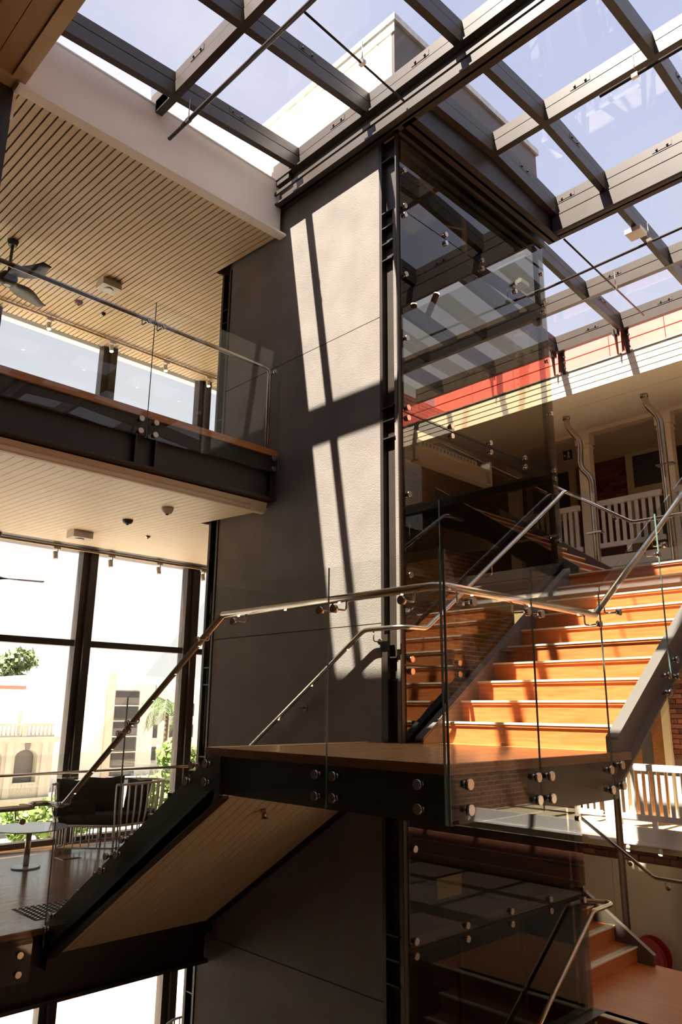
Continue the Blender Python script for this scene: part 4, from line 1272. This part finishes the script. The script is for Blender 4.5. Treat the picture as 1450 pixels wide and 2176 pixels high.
# classical stone building with arches (about 60 m away)
S = 2.0; yb = 60
cb = thing('stone_building', 'classical stone building with arches, cornice and balustrade at left', 'building', (22, yb, -9.2))
W_ = MB()
def arch_wall(x0, x1_, z0, z1, arches, y, d):
    m = MB()
    cur = x0
    for (ax, aw, az0, azs) in arches:
        m.box(cur, y, z0, ax, y+d, z1)
        m.box(ax, y, z0, ax+aw, y+d, az0)
        n = 10
        for i in range(n):
            a0 = math.pi*i/n; a1 = math.pi*(i+1)/n
            xa = ax+aw/2-aw/2*math.cos(a0); xb_ = ax+aw/2-aw/2*math.cos(a1)
            za = azs+aw*.32*math.sin(a0); zb2 = azs+aw*.32*math.sin(a1)
            m.prism([(xa, za), (xb_, zb2), (xb_, z1), (xa, z1)], 'y', y, y+d)
        cur = ax+aw
    m.box(cur, y, z0, x1_, y+d, z1)
    return m
arches = [(16.0+i*2.72, 1.75, -5.7, -3.75) for i in range(4)]
arch_wall(14, 27.1, -6.9, -2.5, arches, yb, .8).build('wall', 'bstone', cb)
box('inner_wall', 'bgrey', (14, yb+.9, -6.9, 27.1, yb+1.4, -2.5), cb)
box('lower_wall', 'bstone', (14, yb-.2, -9.2, 27.3, yb+1.4, -6.9), cb)
MB().box(14, yb-.5, -2.5, 27.5, yb+1.4, -2.25).box(14, yb-.3, -2.7, 27.3, yb+1.4, -2.5).box(14, yb-.4, -6.9, 27.4, yb, -6.7).build('cornice', 'bstone', cb)
MB().box(14, yb-.2, -1.42, 27.0, yb+.1, -1.25).box(14, yb-.2, -2.25, 27.0, yb+.1, -2.1).build('parapet_rail', 'bstone', cb)
bal = MB().lathe([(.05, 0), (.10, .2), (.05, .5), (.06, .68)], (0, 0, 0), 8).mesh('baluster', 'bstone')
for i in range(40):
    if i % 11 == 10:
        box('parapet_pier', 'bstone', (14.3+i*.32-.15, yb-.25, -2.25, 14.3+i*.32+.25, yb+.15, -1.2), cb)
    else:
        add('baluster', bal, (14.3+i*.32, yb-.05, -2.1), cb)
for (ax, aw, a0, a1) in arches:
    MB().prism([(ax+aw/2-.14, -3.2), (ax+aw/2+.14, -3.2), (ax+aw/2+.22, -2.75), (ax+aw/2-.22, -2.75)], 'y', yb-.12, yb+.1).build('keystone', 'bgrey', cb)
    box('pilaster', 'bstone', (ax+aw+.25, yb-.18, -6.9, ax+aw+.72, yb, -2.7), cb)
    box('balcony_rail', 'bstone', (ax, yb-.1, -5.72, ax+aw, yb+.1, -5.6), cb)
    for i in range(6):
        add('baluster', bal, (ax+.17+i*.28, yb+.02, -6.4), cb)
# white blocks behind
w1 = thing('white_building', 'white gabled block with a small window behind the stone building', 'building', (28, 90, -9.2))
w1b = thing('white_building', 'plain white rendered block with a pink edge left of the office tower', 'building', (42, 90, -9.2))
box('wall', 'bwhite', (20, 88, -9.2, 35.3, 98, 2.2), w1)
box('wall', 'bwhite', (36.5, 90, -9.2, 46.9, 99.5, 3.6), w1b)
box('edge_wall', 'bpink', (46.9, 89.7, -9.2, 47.9, 99.5, 4.2), w1b)
windows(w1, (30.0,), (0.6,), 88, 1.6, 2.0, 'bgrey')
box('gutter', 'bred', (32.6, 87.5, 1.9, 35.6, 88.5, 2.3), w1)
MB().prism([(27.5, 2.2), (31.5, 2.2), (29.5, 4.2)], 'y', 88, 90).build('gable', 'bwhite', w1)
w2 = thing('office_tower', 'white office building with a column of dark window bands', 'building', (56, 100, -9.2))
box('wall', 'bwhite', (52.1, 100, -9.2, 59.8, 112, 3.3), w2)
for i in range(6):
    z = 2.3-i*2.1
    f = box('window', 'bgrey', (53.2, 99.7, z-1.95, 57.1, 100.1, z), w2)
    box('pane', 'bdark', (53.4, 99.6, z-(1.7 if i % 2 else .9), 56.9, 99.75, z-.1), f)
    box('sill', 'bwhite', (53.0, 99.5, z-2.1, 57.3, 100, z-1.95), w2)
w3 = thing('white_building', 'cream building with small square windows behind the palm', 'building', (66, 105, -9.2))
box('wall', 'bwhite', (60.2, 104, -9.2, 92, 118, 2.6), w3)
box('wall', 'bwhite', (62.5, 112, 2.6, 80, 120, 5.0), w3)
windows(w3, (61.8, 65.0, 68.2, 71.4), (-1.2, -4.4, -7.6), 104, 1.1, 1.9)
box('roof_vents', 'bgrey', (60.6, 106, 2.6, 63.6, 107, 3.5), w3)
w4 = thing('house', 'far pink house with a red brown roof on the skyline', 'building', (70, 200, -9))
box('wall', 'bpink', (88, 200, -9, 98, 210, 6.2), w4)
box('roof', 'bred', (87.5, 199, 6.2, 99, 211, 6.9), w4)

def tree(label, c, rx, rz, n, size, m, trunk_h, seed, name='tree'):
    rnd = random.Random(seed)
    t = thing(name, label, 'tree', (c[0], c[1], c[2]-rz-trunk_h))
    base = Vector((c[0], c[1], c[2]-rz-trunk_h))
    tb_ = MB().tube([base, base+Vector((.1, 0, trunk_h*.6)), Vector(c)], [rx*.09, rx*.07, rx*.03], 8)
    for k in range(5):
        a = k*1.3
        tb_.tube([base+Vector((.1, 0, trunk_h*.7)), Vector((c[0]+rx*.5*math.cos(a), c[1]+rx*.5*math.sin(a), c[2]+rz*.2))], [rx*.05, rx*.02], 6)
    tb_.build('trunk', 'trunk', t)
    cl_ = []
    for k in range(22):
        d = Vector((rnd.gauss(0, 1), rnd.gauss(0, 1), rnd.gauss(0, 1))).normalized()*rnd.uniform(.25, .8)
        cl_.append((d, rnd.uniform(.22, .42)))
    m_ = MB()
    for i in range(n):
        d, r = rnd.choice(cl_)
        q = d+Vector((rnd.gauss(0, 1), rnd.gauss(0, 1), rnd.gauss(0, 1))).normalized()*r*rnd.uniform(.6, 1)
        p = Vector((c[0]+q.x*rx, c[1]+q.y*rx, c[2]+q.z*rz))
        a = Vector((rnd.gauss(0, 1), rnd.gauss(0, 1), rnd.gauss(0, 1))).normalized()
        b = a.orthogonal().normalized()
        s = size*rnd.uniform(.6, 1.3)
        k_ = len(m_.v)
        m_.v += [tuple(p-a*s), tuple(p+b*s*.5), tuple(p+a*s), tuple(p-b*s*.5)]
        m_.f.append((k_, k_+1, k_+2, k_+3)); m_.sm.append(False)
    o = m_.build('foliage', m, t); o['kind'] = 'stuff'
    return t
tree('bright green street tree right of the lounge chair, outside the window', (30, 46.5, -4.6), 3.4, 3.4, 6000, .30, 'leaf', 2.0, 3)
tree('leafy green tree outside beside the dark shaft wall', (30.4, 41.5, -1.2), 1.9, 4.2, 5000, .28, 'leaf', 4, 9)
tree('low green street tree below the stone building arches', (21.5, 47, -6.7), 2.6, 2.0, 4000, .28, 'leaf', 1.0, 5)
tree('big grey green tree on the skyline at far left', (42, 115, 3.2), 8.0, 5.6, 6000, .65, 'leafd', 6, 11)
tree('bright green tree below the skyline tree at far left', (33, 106, .8), 5.0, 2.4, 4000, .55, 'leaf', 6, 17)
tree('small round tree behind the white blocks', (49, 130, 3.2), 5, 2.0, 2500, .55, 'leaf', 6, 23)

pm = thing('palm_tree', 'tall palm with drooping fronds against the cream building', 'palm', (38.3, 62, -9.2))
MB().tube([(38.3, 62, -9.2), (38.4, 62, -4), (38.5, 62, .2)], [.28, .2, .16], 10).build('trunk', 'trunk', pm)
rnd = random.Random(4)
for k in range(13):
    a = k*2*math.pi/13+.2
    el = rnd.uniform(.2, 1.1)
    m = MB()
    pts = []
    p = Vector((38.5, 62, .1)); ang = el
    for i in range(10):
        pts.append(p.copy())
        p = p+Vector((math.cos(a)*math.cos(ang), math.sin(a)*math.cos(ang), math.sin(ang)))*.36
        ang -= .24
    m.tube(pts, .035, 5)
    for i in range(1, 10):
        q = pts[i]; t_ = (pts[i]-pts[i-1]).normalized()
        sd_ = t_.cross(Vector((0, 0, 1))).normalized()
        for sg in (1, -1):
            for h in (0, .5):
                q2 = q-t_*.36*h
                tip = q2+sd_*sg*.75+t_*.35-Vector((0, 0, .55))
                kk = len(m.v)
                m.v += [tuple(q2), tuple(q2+t_*.14), tuple(tip)]
                m.f.append((kk, kk+1, kk+2)); m.sm.append(False)
    m.build('frond', 'palm', pm)
